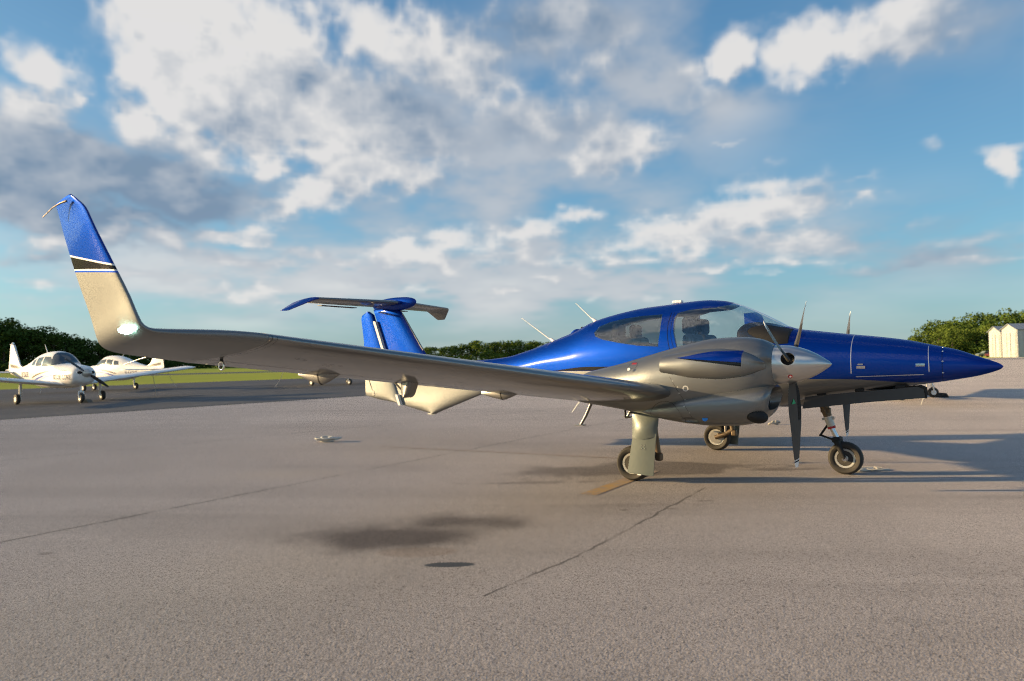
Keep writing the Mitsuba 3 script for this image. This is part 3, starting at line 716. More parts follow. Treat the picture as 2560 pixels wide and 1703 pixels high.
def stab_st(y):
    q = abs(y) / 1.5
    return (-4.50 - .355 * q, -y, 2.272), (-5.26 - .10 * q, -y, 2.245), .085 - .03 * q


ST = [(*stab_st(y), (0, 0, 1)) for y in (-1.5, -1.0, -.5, 0, .5, 1.0, 1.5)]
stab = rings_mesh([section(a, b, t, n, AFW) for a, b, t, n in ST])
k0 = put('tailplane', stab, 'paint_tailplane', 45, AC, PLANE)
for sg in (1, -1):
    F = (lambda m: m) if sg == 1 else flip_y
    tp = [(*stab_st(1.5), (0, .1, 1)), ((-4.875, -1.545, 2.262), (-5.37, -1.545, 2.238), .05, (0, -.35, 1)), ((-4.945, -1.61, 2.222), (-5.365, -1.61, 2.205), .040, (0, -.6, .8)), ((-5.08, -1.72, 2.15), (-5.36, -1.72, 2.145), .026, (0, -.6, .8)), ((-5.17, -1.79, 2.102), (-5.35, -1.80, 2.10), .012, (0, -.6, .8))]
    put('drooped_tip', F(rings_mesh([section(a, b, t, n, AFW) for a, b, t, n in densify(tp, 3)])), 'paint_tailplane', 45, AC, k0)
    put('elevator_tab', F(box((-5.42, -.62, 2.228), (.10, .75, .012))), 'door_grey', False, AC, k0)

# ---- landing gear
def wheel(parent, c, r, w, mirror=False):
    prof = [(r * .60, -w * .34), (r * .70, -w * .47), (r * .85, -w * .5), (r * .95, -w * .36), (r, -w * .14), (r, w * .14), (r * .95, w * .36), (r * .85, w * .5), (r * .70, w * .47), (r * .60, w * .34)]
    k = put('wheel', lathe_y(prof, c), 'tyre_rubber', 40, AC, parent)
    hub = [(r * .10, -w * .40), (r * .18, -w * .38), (r * .22, -w * .22), (r * .40, -w * .20), (r * .47, -w * .36), (r * .58, -w * .38), (r * .605, -w * .33), (r * .605, w * .33), (r * .58, w * .38), (r * .47, w * .36), (r * .40, w * .2), (r * .2, w * .22), (r * .1, w * .4)]
    put('hub', lathe_y(hub, c), 'hub_metal', 40, AC, k)
    return k


wheel(PLANE, (1.905, 0, .178), .180, .13)
put('nose_strut', cat(tube([(1.66, 0, .92), (1.70, 0, .745), (1.735, 0, .63)], [.055, .05, .045]), box((1.715, 0, .70), (.10, .09, .05), .01), box((1.735, .03, .655), (.05, .09, .04), .01), tube([(1.68, -.05, .80), (1.73, -.055, .66)], .012)), 'brass_dark', 35, AC, PLANE)
put('strut_collar', cat(tube([(1.737, 0, .625), (1.768, 0, .515)], [.046, .042]), box((1.712, 0, .60), (.08, .02, .025), .006), box((1.79, -.01, .615), (.03, .02, .035), .006)), 'hub_metal', 35, AC, PLANE)
put('strut_ring', tube([(1.767, 0, .522), (1.774, 0, .498)], .0445), 'sticker_red', 35, AC, PLANE)
put('shock_piston', tube([(1.77, 0, .51), (1.825, 0, .385)], .027), 'chrome', 35, AC, PLANE)
put('torque_link', cat(tube([(1.735, 0, .545), (1.652, 0, .42)], .012), tube([(1.652, 0, .42), (1.79, 0, .372)], .011), cyl((1.652, -.03, .42), (1.652, .03, .42), .011)), 'matt_black', 35, AC, PLANE)
put('nose_fork', cat(box((1.825, 0, .378), (.09, .19, .06), .02), *[tube([(1.83, s * .086, .37), (1.865, s * .088, .28), (1.905, s * .086, .178)], [.034, .030, .024]) for s in (-1, 1)]), 'matt_black', 35, AC, PLANE)
put('axle', cyl((1.905, -.105, .178), (1.905, .105, .178), .022), 'chrome', 35, AC, PLANE)
door = prism([(1.555, .862), (2.64, .978), (2.69, .955), (2.705, .865), (2.2, .815), (1.52, .728)], -.262, -.246)
k = put('nose_gear_door', door, 'door_grey', False, AC, PLANE)
put('door_seal', tube([(2.60, -.255, .984), (2.66, -.255, .985), (2.70, -.255, .955), (2.715, -.255, .86)], .009, 8), 'matt_black', 40, AC, k)
for x, z in ((1.72, .882), (2.10, .925), (2.48, .966)):
    put('door_hinge', box((x, -.25, z + .012), (.09, .03, .035), .008), 'matt_black', 30, AC, k)
put('nose_gear_door', flip_y(door), 'door_grey', False, AC, PLANE)
put('gear_bay', box((2.10, 0, .945), (.9, .40, .01)), 'matt_black', False, AC, PLANE)

for sg in (1, -1):
    F = (lambda m: m) if sg == 1 else flip_y
    y = -1.436
    k = wheel(PLANE, (.0 + .02, sg * y, .186), .188, .145)
    put('brake_disc', F(lathe_y([(.05, .055), (.088, .055), (.088, .065), (.05, .065)], (.02, y, .186))), 'steel', 40, AC, k)
    put('gear_leg', F(cat(tube([(.20, y + .06, .80), (.235, y + .07, .50), (.265, y + .075, .30)], [.045, .040, .034]), tube([(.265, y + .075, .30), (.15, y + .085, .235), (.02, y + .085, .186)], [.034, .032, .03]), box((.28, y + .07, .26), (.075, .075, .085), .02))), 'brass_dark', 35, AC, PLANE)
    put('shock_absorber', F(tube([(.16, y + .09, .62), (.17, y + .09, .42), (.17, y + .09, .26)], [.028, .026, .017])), 'steel', 35, AC, PLANE)
    put('brake_caliper', F(box((.085, y + .075, .215), (.07, .05, .075), .015)), 'brass_dark', 35, AC, PLANE)
    # the door plate and the curved fairing above it
    g, dz = [], []
    for i_, z in enumerate(np.linspace(.085, .525, 14)):
        u = (z - .085) / .44; xa, xb = -.016 + .078 * u, .278 + .052 * u
        xs = np.linspace(xa, xb, 9); yy = y - .118 - .012 * np.sin(np.pi * (xs - xa) / (xb - xa)) + .02 * (1 - u)
        zz = z + (.04 * (1 - ((xs - xa) / (xb - xa))) * -1 * u + .018 * ((xs - xa) / (xb - xa) - .5) * (1 - u) * -1)
        g.append(np.r_[np.c_[xs, yy, zz], np.c_[xs[::-1], yy[::-1] + .012, zz[::-1]]])
    D = put('main_gear_door', F(rings_mesh(g)), 'paint_door', 40, AC, PLANE)
    for a, b in ((.165, .40), (.20, .40), (.165, .43), (.20, .43)):
        put('door_screw', F(trimesh.creation.icosphere(1, .0055).apply_translation((a, y - .128, b - .035))), 'chrome', True, AC, D)
    put('door_guide', F(box((.125, y - .106, .083), (.045, .012, .014), .004)), 'paint_white', 30, AC, D)
    g = []
    for z in np.linspace(.47, .745, 16):
        u = (z - .47) / .275; xa, xb = .055 - .005 * u, .332 + .02 * u
        xs = np.linspace(xa, xb, 13); v = (xs - xa) / (xb - xa)
        yy = y - .112 - .055 * np.sin(np.pi * v) ** .8 * (.25 + .75 * np.sin(np.pi * min(u * .9 + .12, 1)) ) + .03 * u
        zz = z + .05 * np.sin(np.pi * v) * (1 - u) * -.4 + .03 * v * (1 - u)
        g.append(np.r_[np.c_[xs, yy, zz], np.c_[xs[::-1], yy[::-1] + .010, zz[::-1]]])
    put('leg_fairing', F(rings_mesh(g)), 'paint_door', 40, AC, PLANE)
    put('gear_well', F(box((.18, y + .02, .735), (.34, .24, .012))), 'matt_black', False, AC, PLANE)
    put('drain_bracket', F(cat(tube([(-.05, -1.48, .80), (-.05, -1.48, .685)], .011, 8), tube([(-.052, -1.48, .68), (.01, -1.48, .683)], .009, 8))), 'matt_black', 35, AC, PLANE)
    put('boarding_step', F(cat(tube([(-.85, -.70, .80), (-.94, -.70, .62), (-1.015, -.70, .505)], [.022, .020, .018]), box((-1.02, -.70, .497), (.12, .10, .012), .004))), 'paint_grey', 35, AC, PLANE)
    put('belly_wire_antenna', F(tube([(-1.016, -.70, .80), (-1.135, -.70, .653)], [.006, .004], 8)), 'paint_white', 35, AC, PLANE)
princ('paint_door', (0.13, 0.155, 0.150), 0.42, 0.15, 0.5, two=True)

# ------------------------------------------------------------------ ground
def poly_sheet(pts, z, n=1):
    p = np.array(pts, float); import shapely
    v, f = trimesh.creation.triangulate_polygon(shapely.Polygon(p), engine='earcut')
    m = trimesh.Trimesh(np.c_[v, np.full(len(v), z)], f, process=False)
    if m.face_normals[:, 2].mean() < 0:
        m.invert()
    return m


def seg_dist(p, a, b):
    """distance of p to the line through a and b, and the run along it (0 to 1)"""
    dx, dy = b[0] - a[0], b[1] - a[1]; L = math.hypot(dx, dy)
    u = ((p.x - a[0]) * dx + (p.y - a[1]) * dy) / L
    return ((p.x - a[0]) * -dy + (p.y - a[1]) * dx) / L, u / L


def spot(p, cx, cy, rx, ry, soft=.5, rough=.35, f=3.0, seed=0.0):
    d = dr.sqrt(dr.square((p.x - cx) / rx) + dr.square((p.y - cy) / ry)) + (fbm(p.x * f + seed, p.y * f - seed, 0.0) - .5) * 2 * rough
    return 1 - smoothstep(1 - soft, 1 + soft * .3, d)


CRACKS = [((-3.934, 5.507), (-2.633, 7.592), -.6, 1.0, .022), ((-2.633, 7.592), (-.029, 11.748), 0, 2.2, .018), ((-.094, 4.168), (.478, 4.946), -.15, 1.0, .010), ((.478, 4.946), (1.823, 7.105), 0, 1.08, .012),
          ((-9.5, 8.2), (-1.5, 16.5), -.5, 2.5, .022), ((2.0, 7.4), (9.0, 9.0), .1, 1.4, .006)]


def apron_fn(p, n, uv):
    broad = fbm(p.x * .35, p.y * .35, 0.0, 4)
    mid = fbm(p.x * 2.1 + 9, p.y * 2.1, 0.0, 3)
    base = mix((.254, .228, .215), (.348, .317, .302), .25 + .5 * broad + .25 * mid)
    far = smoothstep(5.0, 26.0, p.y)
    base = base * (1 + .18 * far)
    # exposed aggregate
    g = cell_mix(p, 130.0) * .34 + noise(p.x * 230, p.y * 230, 3.0) * .42 + noise(p.x * 110, p.y * 110, 5.0) * .18 + noise(p.x * 42, p.y * 42, 7.0) * .06
    base = base * (.40 + 1.30 * g)
    pit = smoothstep(.70, .84, noise(p.x * 130 + 4, p.y * 130 - 7, 1.0))
    base = mix(base, base * .42, pit * .75)
    base = mix(base, (.50, .47, .42), smoothstep(.992, .996, noise(p.x * 21 + 3, p.y * 21, 8.0)) * .8)
    # paving lanes, fine traffic lines and tyre smears
    lane = noise(p.x * .25 - p.y * .04, p.y * 3.0 + p.x * .30, 2.0)
    base = base * (1 - .11 * smoothstep(.50, .9, lane))
    lane2 = noise(p.x * .8 + 3, p.y * 9.0 + p.x * .9, 5.0) * smoothstep(.35, .75, noise(p.x * .3, p.y * .8, 9.0))
    base = base * (1 - .08 * smoothstep(.30, .7, lane2))
    patch = smoothstep(.55, .62, noise(p.x * .55 + 2, p.y * .40, 12.0))
    base = base * (1 + .06 * patch)
    # oil and water stains
    s1 = spot(p, -.98, 5.52, .84, .50, .75, .45, 2.6, 1.0) * .92
    s1 = dr.maximum(s1, spot(p, -.38, 5.95, .62, .34, .8, .4, 3.0, 5.0) * .82)
    s1 = dr.maximum(s1, spot(p, -1.15, 5.7, .9, .55, .9, .3, 2.0, 8.0) * .25)
    s1 = dr.maximum(s1, spot(p, .62, 8.45, .80, .45, .6, .5, 3.0, 2.0) * .66)
    s1 = dr.maximum(s1, spot(p, 1.75, 8.55, 1.0, .60, .25, .5, 2.4, 4.0) * .62)
    s1 = dr.maximum(s1, spot(p, 2.6, 8.7, .40, .16, .5, .5, 4.0, 7.0) * .5)
    s1 = dr.maximum(s1, spot(p, 3.1, 8.35, .55, .12, .5, .5, 4.0, 3.0) * .5)
    s1 = dr.maximum(s1, spot(p, .2, 7.75, .8, .08, .5, .7, 5.0, 6.0) * .5)
    s1 = dr.maximum(s1, spot(p, 1.0, 6.5, .9, .10, .6, .8, 6.0, 9.0) * .25)
    s1 = dr.maximum(s1, spot(p, .95, 6.28, .05, .035, .3, .2, 9.0, 9.0) * .55)
    s1 = dr.maximum(s1, spot(p, 1.38, 6.30, .05, .03, .3, .2, 9.0, 2.0) * .4)
    s1 = dr.maximum(s1, spot(p, 1.75, 6.62, .09, .045, .3, .2, 9.0, 4.0) * .45)
    s1 = dr.maximum(s1, spot(p, -3.35, 5.15, .06, .04, .3, .2, 9.0, 4.0) * .5)
    ring = dr.abs(dr.sqrt(dr.square((p.x - .36) / .26) + dr.square((p.y - 7.98) / .17)) - 1)
    s1 = dr.maximum(s1, (1 - smoothstep(.04, .16, ring)) * .30)
    ring = dr.abs(dr.sqrt(dr.square((p.x - 3.02) / .30) + dr.square((p.y - 8.62) / .15)) - 1)
    s1 = dr.maximum(s1, (1 - smoothstep(.05, .22, ring)) * .42)
    base = mix(base, base * mi.Color3f(.24, .23, .24), s1)
    base = mix(base, base * mi.Color3f(.70, .60, .52), spot(p, -.68, 5.02, .32, .14, .15, .2, 3.0, 3.0) * .5)
    # bluish cast shadow painted into the asphalt colour
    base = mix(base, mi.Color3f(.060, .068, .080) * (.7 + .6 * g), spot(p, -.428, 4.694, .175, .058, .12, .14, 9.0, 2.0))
    base = mix(base, (.36, .31, .25), spot(p, -2.75, 8.6, .8, .5, .9, .3, 2.0, 1.0) * .35)
    # seams and cracks of the paving
    wob = (fbm(p.x * 6, p.y * 6, 0.0, 4) - .5) * .05
    c = mi.Float(0.0)
    for a, b, u0, u1, hw in CRACKS:
        d, u = seg_dist(p, a, b)
        gap = smoothstep(.25, .5, noise(p.x * 3, p.y * 3, 6.0))
        c = dr.maximum(c, (1 - smoothstep(hw * .4, hw * 1.6, dr.abs(d + wob))) * dr.select((u > u0) & (u < u1), 1.0, 0.0) * (.35 + .65 * gap))
    return mix(base, (.045, .041, .040), c * .72)


def cell_mix(p, f):
    d1, d2, r = voronoi(p.x * f, p.y * f)
    return r * smoothstep(0.0, .22, d2 - d1)


def dark_fn(p, n, uv):
    a = noise((p.x * .6 + p.y * .8) * .05, (p.x * .8 - p.y * .6) * .9, 0.0)
    b = noise((p.x * .6 + p.y * .8) * .3, (p.x * .8 - p.y * .6) * 3.1, 4.0)
    return mix((.050, .052, .058), (.085, .083, .084), .55 * a + .45 * b) * (.8 + .4 * noise(p.x * 40, p.y * 40, 1.0))


def grass_fn(p, n, uv):
    a = fbm(p.x * .04, p.y * .04, 0.0, 4); b = fbm(p.x * .5, p.y * .5, 2.0, 3)
    s = noise((p.x * .6 + p.y * .8) * .01, (p.x * .8 - p.y * .6) * .13, 3.0)
    return mix((.20, .24, .030), (.31, .31, .045), .3 * a + .3 * b + .4 * s)


princ('apron_asphalt', proc(apron_fn), .80, 0, 0, .35)
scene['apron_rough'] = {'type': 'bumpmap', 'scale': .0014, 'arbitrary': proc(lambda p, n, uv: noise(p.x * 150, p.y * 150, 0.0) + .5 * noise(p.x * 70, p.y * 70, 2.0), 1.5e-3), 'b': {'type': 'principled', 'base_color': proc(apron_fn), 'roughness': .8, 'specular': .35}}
del scene['apron_asphalt']
princ('dark_asphalt', proc(dark_fn), .7, 0, 0, .4)
princ('grass_green', proc(grass_fn), .9, 0, 0, .2)


def yellow_fn(p, n, uv):
    w = smoothstep(.30, .62, fbm(p.x * 14, p.y * 14, 0.0, 4) * .6 + .4 * noise(p.x * 70, p.y * 70, 1.0)) * (1 - .85 * smoothstep(7.35, 8.1, p.y))
    return mix((.25, .215, .20), (.42, .25, .06), .06 + .74 * w)


princ('yellow_paint', proc(yellow_fn), .7)


def N2(t, s):      # taxiway frame: t along, s across (away from the apron)
    return (.6 * t - .8 * s, .8 * t + .6 * s)


structure('ground', poly_sheet([(-3000, -3000), (3000, -3000), (3000, 3000), (-3000, 3000)], -.012), 'grass_green')
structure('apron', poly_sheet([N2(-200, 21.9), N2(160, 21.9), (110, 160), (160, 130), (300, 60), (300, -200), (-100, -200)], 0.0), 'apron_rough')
structure('taxiway', poly_sheet([N2(-200, 21.9), N2(400, 21.9), N2(400, 54), N2(-200, 54)], .004), 'dark_asphalt')
structure('runway', poly_sheet([N2(-600, 104), N2(900, 104), N2(900, 122), N2(-600, 122)], -.004), 'dark_asphalt')
structure('road', poly_sheet([(60, 136), (128, 104), (230, 60), (236, 72), (134, 116), (66, 148)], .004), 'dark_asphalt')


def strip(a, b, w, z=.004):
    a, b = np.array(a), np.array(b); d = (b - a) / np.linalg.norm(b - a); n = np.array([-d[1], d[0]]) * w / 2
    return poly_sheet([a - n, b - n, b + n, a + n], z)


structure('parking_line', strip((.72, 7.01), (1.62, 8.42), .17), 'yellow_paint')
structure('parking_line', strip((-2.1, 11.32), (1.75, 9.31), .055), 'yellow_paint')

# ------------------------------------------------------------------ trees
def leaf_fn(p, n, uv):
    a = noise(p.x * .09, p.y * .09, p.z * .09); b = noise(p.x * 1.1, p.y * 1.1, p.z * 1.1)
    return mix(mix((.040, .085, .020), (.115, .165, .032), a), (.19, .22, .042), .5 * b * b)


bsdf('leaf', {'type': 'twosided', 'b': {'type': 'diffuse', 'reflectance': proc(leaf_fn)}})
bsdf('leaf_shaded', {'type': 'twosided', 'b': {'type': 'diffuse', 'reflectance': proc(lambda p, n, uv: leaf_fn(p, n, uv) * mi.Color3f(.50, .58, .75))}})  # leaf colour dimmed and cooled: the left wood's shade painted in
princ('bark', (.06, .048, .038), .9)
rng = np.random.default_rng(7)


def crown(kind, seed, n=1500):
    g = np.random.default_rng(seed); L = []
    if kind == 'pine':
        for i in range(13):
            z = .30 + .68 * (i / 12) ** .9; a = g.uniform(0, 2 * np.pi); r = .20 * (1.08 - z) ** .55
            L.append((r * math.cos(a) * .8, r * math.sin(a) * .8, z, .115 + .05 * g.random(), .07 + .03 * g.random()))
    else:
        for i in range(16):
            z = .05 + .83 * g.random() ** .8; a = g.uniform(0, 2 * np.pi); r = .27 * math.sin(math.pi * min(max((z - .02) * .93, .12), .95)) ** .7 * g.uniform(.45, 1)
            L.append((r * math.cos(a), r * math.sin(a), z, .12 + .07 * g.random(), .10 + .06 * g.random()))
        L.append((0, 0, .86, .14, .12))
    L = np.array(L); w = L[:, 3] ** 2; idx = g.choice(len(L), n, p=w / w.sum())
    d = g.normal(size=(n, 3)); d /= np.linalg.norm(d, axis=1, keepdims=True); rad = g.uniform(.72, 1.08, n)[:, None]
    c = L[idx, :3] + d * rad * np.c_[L[idx, 3], L[idx, 3], L[idx, 4]]
    c[:, 2] = np.clip(c[:, 2], .03, None)
    nn = d + .55 * g.normal(size=(n, 3)); nn /= np.linalg.norm(nn, axis=1, keepdims=True)
    t = np.cross(nn, g.normal(size=(n, 3))); t /= np.linalg.norm(t, axis=1, keepdims=True); b = np.cross(nn, t)
    s = g.uniform(.014, .034, n)[:, None]
    v = np.stack([c - t * s, c + b * s * .7, c + t * s, c - b * s * .7], 1).reshape(-1, 3)
    q = np.arange(n)[:, None] * 4
    return trimesh.Trimesh(v, np.vstack([q + [0, 1, 2], q + [0, 2, 3]]), process=False)


def trunk(seed):
    g = np.random.default_rng(seed); ms = [tube([(0, 0, 0), (.004, .003, .25), (-.004, .006, .55), (0, 0, .82)], [.026, .019, .012, .004], 8)]
    for i in range(6):
        a = g.uniform(0, 6.28); z = g.uniform(.22, .65); ms.append(tube([(0, 0, z), (.09 * math.cos(a), .09 * math.sin(a), z + .06), (.17 * math.cos(a), .17 * math.sin(a), z + .14)], [.009, .006, .002], 6))
    return cat(*ms)


CROWNS = {k: [mikit.ply(crown(k, s), 'leaf') for s in range(s0, s0 + 4)] for k, s0 in (('pine', 10), ('broad', 30))}
CROWNS['dark'] = [mikit.ply(crown('broad', s), 'leaf_shaded') for s in range(50, 54)]
TRUNKS = [mikit.ply(trunk(s), 'bark', smooth=40) for s in (1, 2)]
TREE_N = [0]


def tree(x, y, h, kind, label, group, wide=1.0):
    k = thing('tree', label, 'tree', group); i = TREE_N[0]; TREE_N[0] += 1
    w = h * wide * rng.uniform(.92, 1.12)
    tw = T().translate([float(x), float(y), -.02]).rotate([0, 0, 1], float(rng.uniform(0, 360))).scale([float(w), float(w), float(h)])
    scene[k + '__crown'] = {**CROWNS[kind][i % 4], 'to_world': tw}
    scene[k + '__trunk'] = {**TRUNKS[i % 2], 'to_world': tw}


def at(px, depth):
    """ground point at a distance on the bearing of a column of the photograph (2560 wide)"""
    return (px - 1280) / 1791.26 * depth, depth


# left wood: rises towards the edge of the frame
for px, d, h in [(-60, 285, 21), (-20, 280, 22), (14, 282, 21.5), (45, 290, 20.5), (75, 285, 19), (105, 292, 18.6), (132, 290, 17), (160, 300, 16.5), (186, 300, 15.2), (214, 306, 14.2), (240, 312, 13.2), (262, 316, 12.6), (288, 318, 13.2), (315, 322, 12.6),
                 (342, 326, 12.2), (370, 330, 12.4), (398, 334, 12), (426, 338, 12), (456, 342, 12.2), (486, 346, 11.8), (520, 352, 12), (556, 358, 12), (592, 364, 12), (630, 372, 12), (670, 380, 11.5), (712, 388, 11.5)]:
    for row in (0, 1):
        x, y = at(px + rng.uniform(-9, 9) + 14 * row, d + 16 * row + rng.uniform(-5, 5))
        tree(x, y, h * rng.uniform(.93, 1.05) * (1.0 if row else .93), 'dark', 'dark tree with shade painted into its leaves in the wood beyond the grass on the left', 'trees of the left wood', 1.25)
# middle belt behind the wing
for px in range(750, 1500, 13):
    d = 470 + .25 * (px - 1060) + rng.uniform(-14, 14); h = np.interp(px, [750, 1000, 1060, 1130, 1180, 1250, 1320, 1500], [9.5, 9.5, 10.2, 12, 14.2, 15.8, 15.4, 12])
    x, y = at(px + rng.uniform(-5, 5), d)
    tree(x, y, h * rng.uniform(.9, 1.07), 'broad' if rng.random() < .7 else 'pine', 'sunlit green tree in the far belt of trees behind the wing', 'trees of the far belt', 1.5)
# right wood by the hangars
for px, d, h in [(2262, 292, 6.5), (2290, 296, 8.5), (2318, 290, 13.5), (2346, 296, 15.0), (2372, 300, 14.8), (2398, 290, 16.2), (2424, 302, 15.6), (2330, 268, 10.0), (2362, 262, 11.5), (2396, 258, 12.5), (2428, 262, 13.2), (2452, 290, 17.5), (2285, 270, 7.5), (2304, 262, 9.5), (2345, 250, 9), (2380, 246, 9.5), (2412, 248, 9.5), (2440, 250, 10), (2470, 246, 11), (2478, 300, 17.0), (2462, 255, 13.0)]:
    x, y = at(px, d); tree(x, y, h, 'broad', 'tree with a full green crown in the wood left of the hangars', 'trees beside the hangars', 1.22)
for px, d, h in [(2514, 270, 18.2), (2545, 285, 17.0), (2575, 280, 17.5), (2600, 275, 18)]:
    x, y = at(px, d); tree(x, y, h, 'broad', 'tall tree rising behind the white hangars', 'trees behind the hangars', 1.15)
# the wood behind the photographer, seen as reflections
for i in range(34):
    a = math.radians(118 + 124 * i / 33); d = rng.uniform(120, 150)
    tree(d * math.sin(a), d * math.cos(a), rng.uniform(9, 15), 'broad', 'tree of the wood across the airfield', 'trees across the airfield', 1.25)

def undergrowth(pts, n, h, seed):
    g = np.random.default_rng(seed); P = np.array(pts); seg = np.linalg.norm(np.diff(P, axis=0), axis=1); cum = np.r_[0, np.cumsum(seg)]
    u = g.uniform(0, cum[-1], n); x = np.interp(u, cum, P[:, 0]); y = np.interp(u, cum, P[:, 1])
    hh = h * (.6 + .8 * meshkit.noise(np.c_[u * .12, 0 * u, 0 * u], seed)); c = np.c_[x + g.normal(0, 2.0, n), y + g.normal(0, 2.0, n), g.uniform(0, 1, n) ** .8 * hh]
    d = g.normal(size=(n, 3)); d /= np.linalg.norm(d, axis=1, keepdims=True); t = np.cross(d, [.3, .2, .9]); t /= np.linalg.norm(t, axis=1, keepdims=True); b = np.cross(d, t); s = g.uniform(.25, .6, n)[:, None]
    v = np.stack([c - t * s, c + b * s * .7, c + t * s, c - b * s * .7], 1).reshape(-1, 3); q = np.arange(n)[:, None] * 4
    return trimesh.Trimesh(v, np.vstack([q + [0, 1, 2], q + [0, 2, 3]]), process=False)


tag(put('undergrowth', undergrowth([at(q, d) for q, d in ((-90, 270), (60, 278), (260, 300), (450, 330), (720, 385), (800, 400))], 9000, 4.0, 4), 'leaf_shaded'), 'dark bushes along the foot of the left wood', 'bushes', kind='stuff')
tag(put('undergrowth', undergrowth([at(q, d) for q, d in ((740, 385), (1060, 452), (1500, 560))], 6000, 5.0, 5), 'leaf'), 'bushes along the foot of the far tree belt', 'bushes', kind='stuff')
tag(put('undergrowth', undergrowth([at(q, d) for q, d in ((2255, 285), (2330, 255), (2480, 243))], 4000, 4.0, 6), 'leaf'), 'bushes under the trees left of the hangars', 'bushes', kind='stuff')

# ------------------------------------------------------------------ hangars and car
princ('hangar_white', proc(lambda p, n, uv: mix((.44, .45, .45), (.52, .53, .52), noise(p.x * 2, p.y * 2, p.z * .4)) * (.93 + .07 * smoothstep(.2, .5, dr.abs((p.x + p.y) * 2.5 - dr.floor((p.x + p.y) * 2.5) - .5)))), .6, two=True)
princ('hangar_roof', proc(lambda p, n, uv: mix((.24, .27, .31), (.32, .35, .38), smoothstep(.1, .4, dr.abs(p.x * 1.2 - dr.floor(p.x * 1.2) - .5)))), .45, .3, two=True)
princ('hangar_dark', (.16, .16, .15), .6, two=True)


def hangar(x0, y0, w, d, he, hr, label):
    """gable end on the left face (x = x0), long wall on the near face"""
    k = thing('hangar', label, 'hangar')
    wall = trimesh.creation.extrude_polygon(__import__('shapely').Polygon([(0, 0), (d, 0), (d, he), (d / 2, hr), (0, he)]), w, engine='earcut')
    v = wall.vertices; wall = trimesh.Trimesh(np.c_[x0 + v[:, 2], y0 + v[:, 0], v[:, 1]], wall.faces)
    if wall.volume < 0:
        wall.invert()
    put('wall', wall, 'hangar_white', False, None, k)
    for a, b in ((-.35, d / 2), (d + .35, d / 2)):
        za = he - .35 * (hr - he) / (d / 2)
        q = np.array([(x0 - .35, y0 + a, za), (x0 + w, y0 + a, za), (x0 + w, y0 + b, hr), (x0 - .35, y0 + b, hr)])
        put('roof', trimesh.convex.convex_hull(np.vstack([q + (0, 0, .02), q + (0, 0, .16)])), 'hangar_roof', False, None, k)
    n = 3
    for i in range(n):
        a = y0 + .25 + i * (d - .5) / n
        put('door', box((x0 - .05 - .04 * (i % 2), a + (d - .5) / n / 2, he * .44), (.08, (d - .5) / n - (.5 if i % 2 else .12), he * .88)), 'hangar_white', False, None, k)
    for i in range(6):
        put('pilaster', box((x0 + .3 + i * 5.5, y0 - .08, he / 2), (.35, .16, he)), 'hangar_white', False, None, k)
    put('downpipe', box((x0 + 2.2, y0 - .12, he / 2), (.5, .2, he * .98)), 'hangar_dark', False, None, k)


hangar(116.2, 165, 40, 4.9, 6.5, 7.7, 'white metal hangar with pale blue roof at the right edge, nearest')
hangar(117.6, 172.5, 12, 4.2, 6.2, 7.4, 'narrow white hangar gable just behind the larger hangar')

def car_parts(x, y, rot, paint, label):
    k = thing('parked_car', label, 'car'); tw = T().translate([x, y, 0]).rotate([0, 0, 1], rot)
    prof = [(-2.2, .35), (2.2, .35), (2.25, .75), (1.9, .95), (1.0, 1.02), (.45, 1.55), (-1.5, 1.62), (-2.15, 1.05), (-2.25, .7)]
    put('body', prism(prof, -.85, .85), paint, False, tw, k)
    for s in (-1, 1):
        put('side_window', prism([(-1.85, 1.05), (.75, 1.05), (.35, 1.48), (-1.42, 1.52)], s * .862 - .008, s * .862 + .008), 'car_glass', False, tw, k)
        for wx in (-1.35, 1.4):
            put('wheel', lathe_y([(.1, -.11), (.33, -.11), (.35, 0), (.33, .11), (.1, .11)], (wx, s * .80, .35), 24), 'tyre_rubber', 40, tw, k)


princ('car_glass', (.02, .025, .03), .1, 0, 1.0)
princ('car_green', (.22, .26, .20), .35, .3, 1.0); princ('car_red', (.10, .012, .012), .35, .2, 1.0)
x, y = at(2463, 190); car_parts(x, y, 175, 'car_green', 'pale green car parked on the grass left of the hangars')
x, y = at(2484, 182); car_parts(x, y, 200, 'car_red', 'dark red car parked close to the hangar wall')

# ------------------------------------------------------------------ small light aircraft behind
def lp_fn(p, n, uv):
    x, z = uv.x, uv.y
    col = mi.Color3f(.80, .79, .76)
    c = 1.06 + .16 * (x + .6) - .05 * dr.square(x + .6)
    w = smoothstep(-2.0, -.4, x) * smoothstep(1.55, .1, x)
    on = box_mask(x, -1.35, 1.5)
    col = mix(col, (.075, .06, .055), line_mask(z - c - .05, .012 + .035 * w * smoothstep(.6, -1.2, x)) * on)
    col = mix(col, (.05, .10, .42), line_mask(z - c + .085 - .02 * x, .004 + .045 * w * smoothstep(.5, -1.2, x)) * box_mask(x, -1.2, .7))
    col = mix(col, (.45, .42, .38), line_mask(z - c + .15 - .05 * x, .010) * box_mask(x, -.9, 1.2))
    col = mix(col, (.075, .06, .055), line_mask(z - 1.40 - .15 * dr.square(x + 4.0) , .07) * box_mask(x, -4.7, -3.2) * dr.select(z > 1.28, 1.0, 0.0))
    return mix(col, (.05, .10, .42), line_mask(z - 1.22 - .08 * (x + 4), .03) * box_mask(x, -4.75, -4.2))


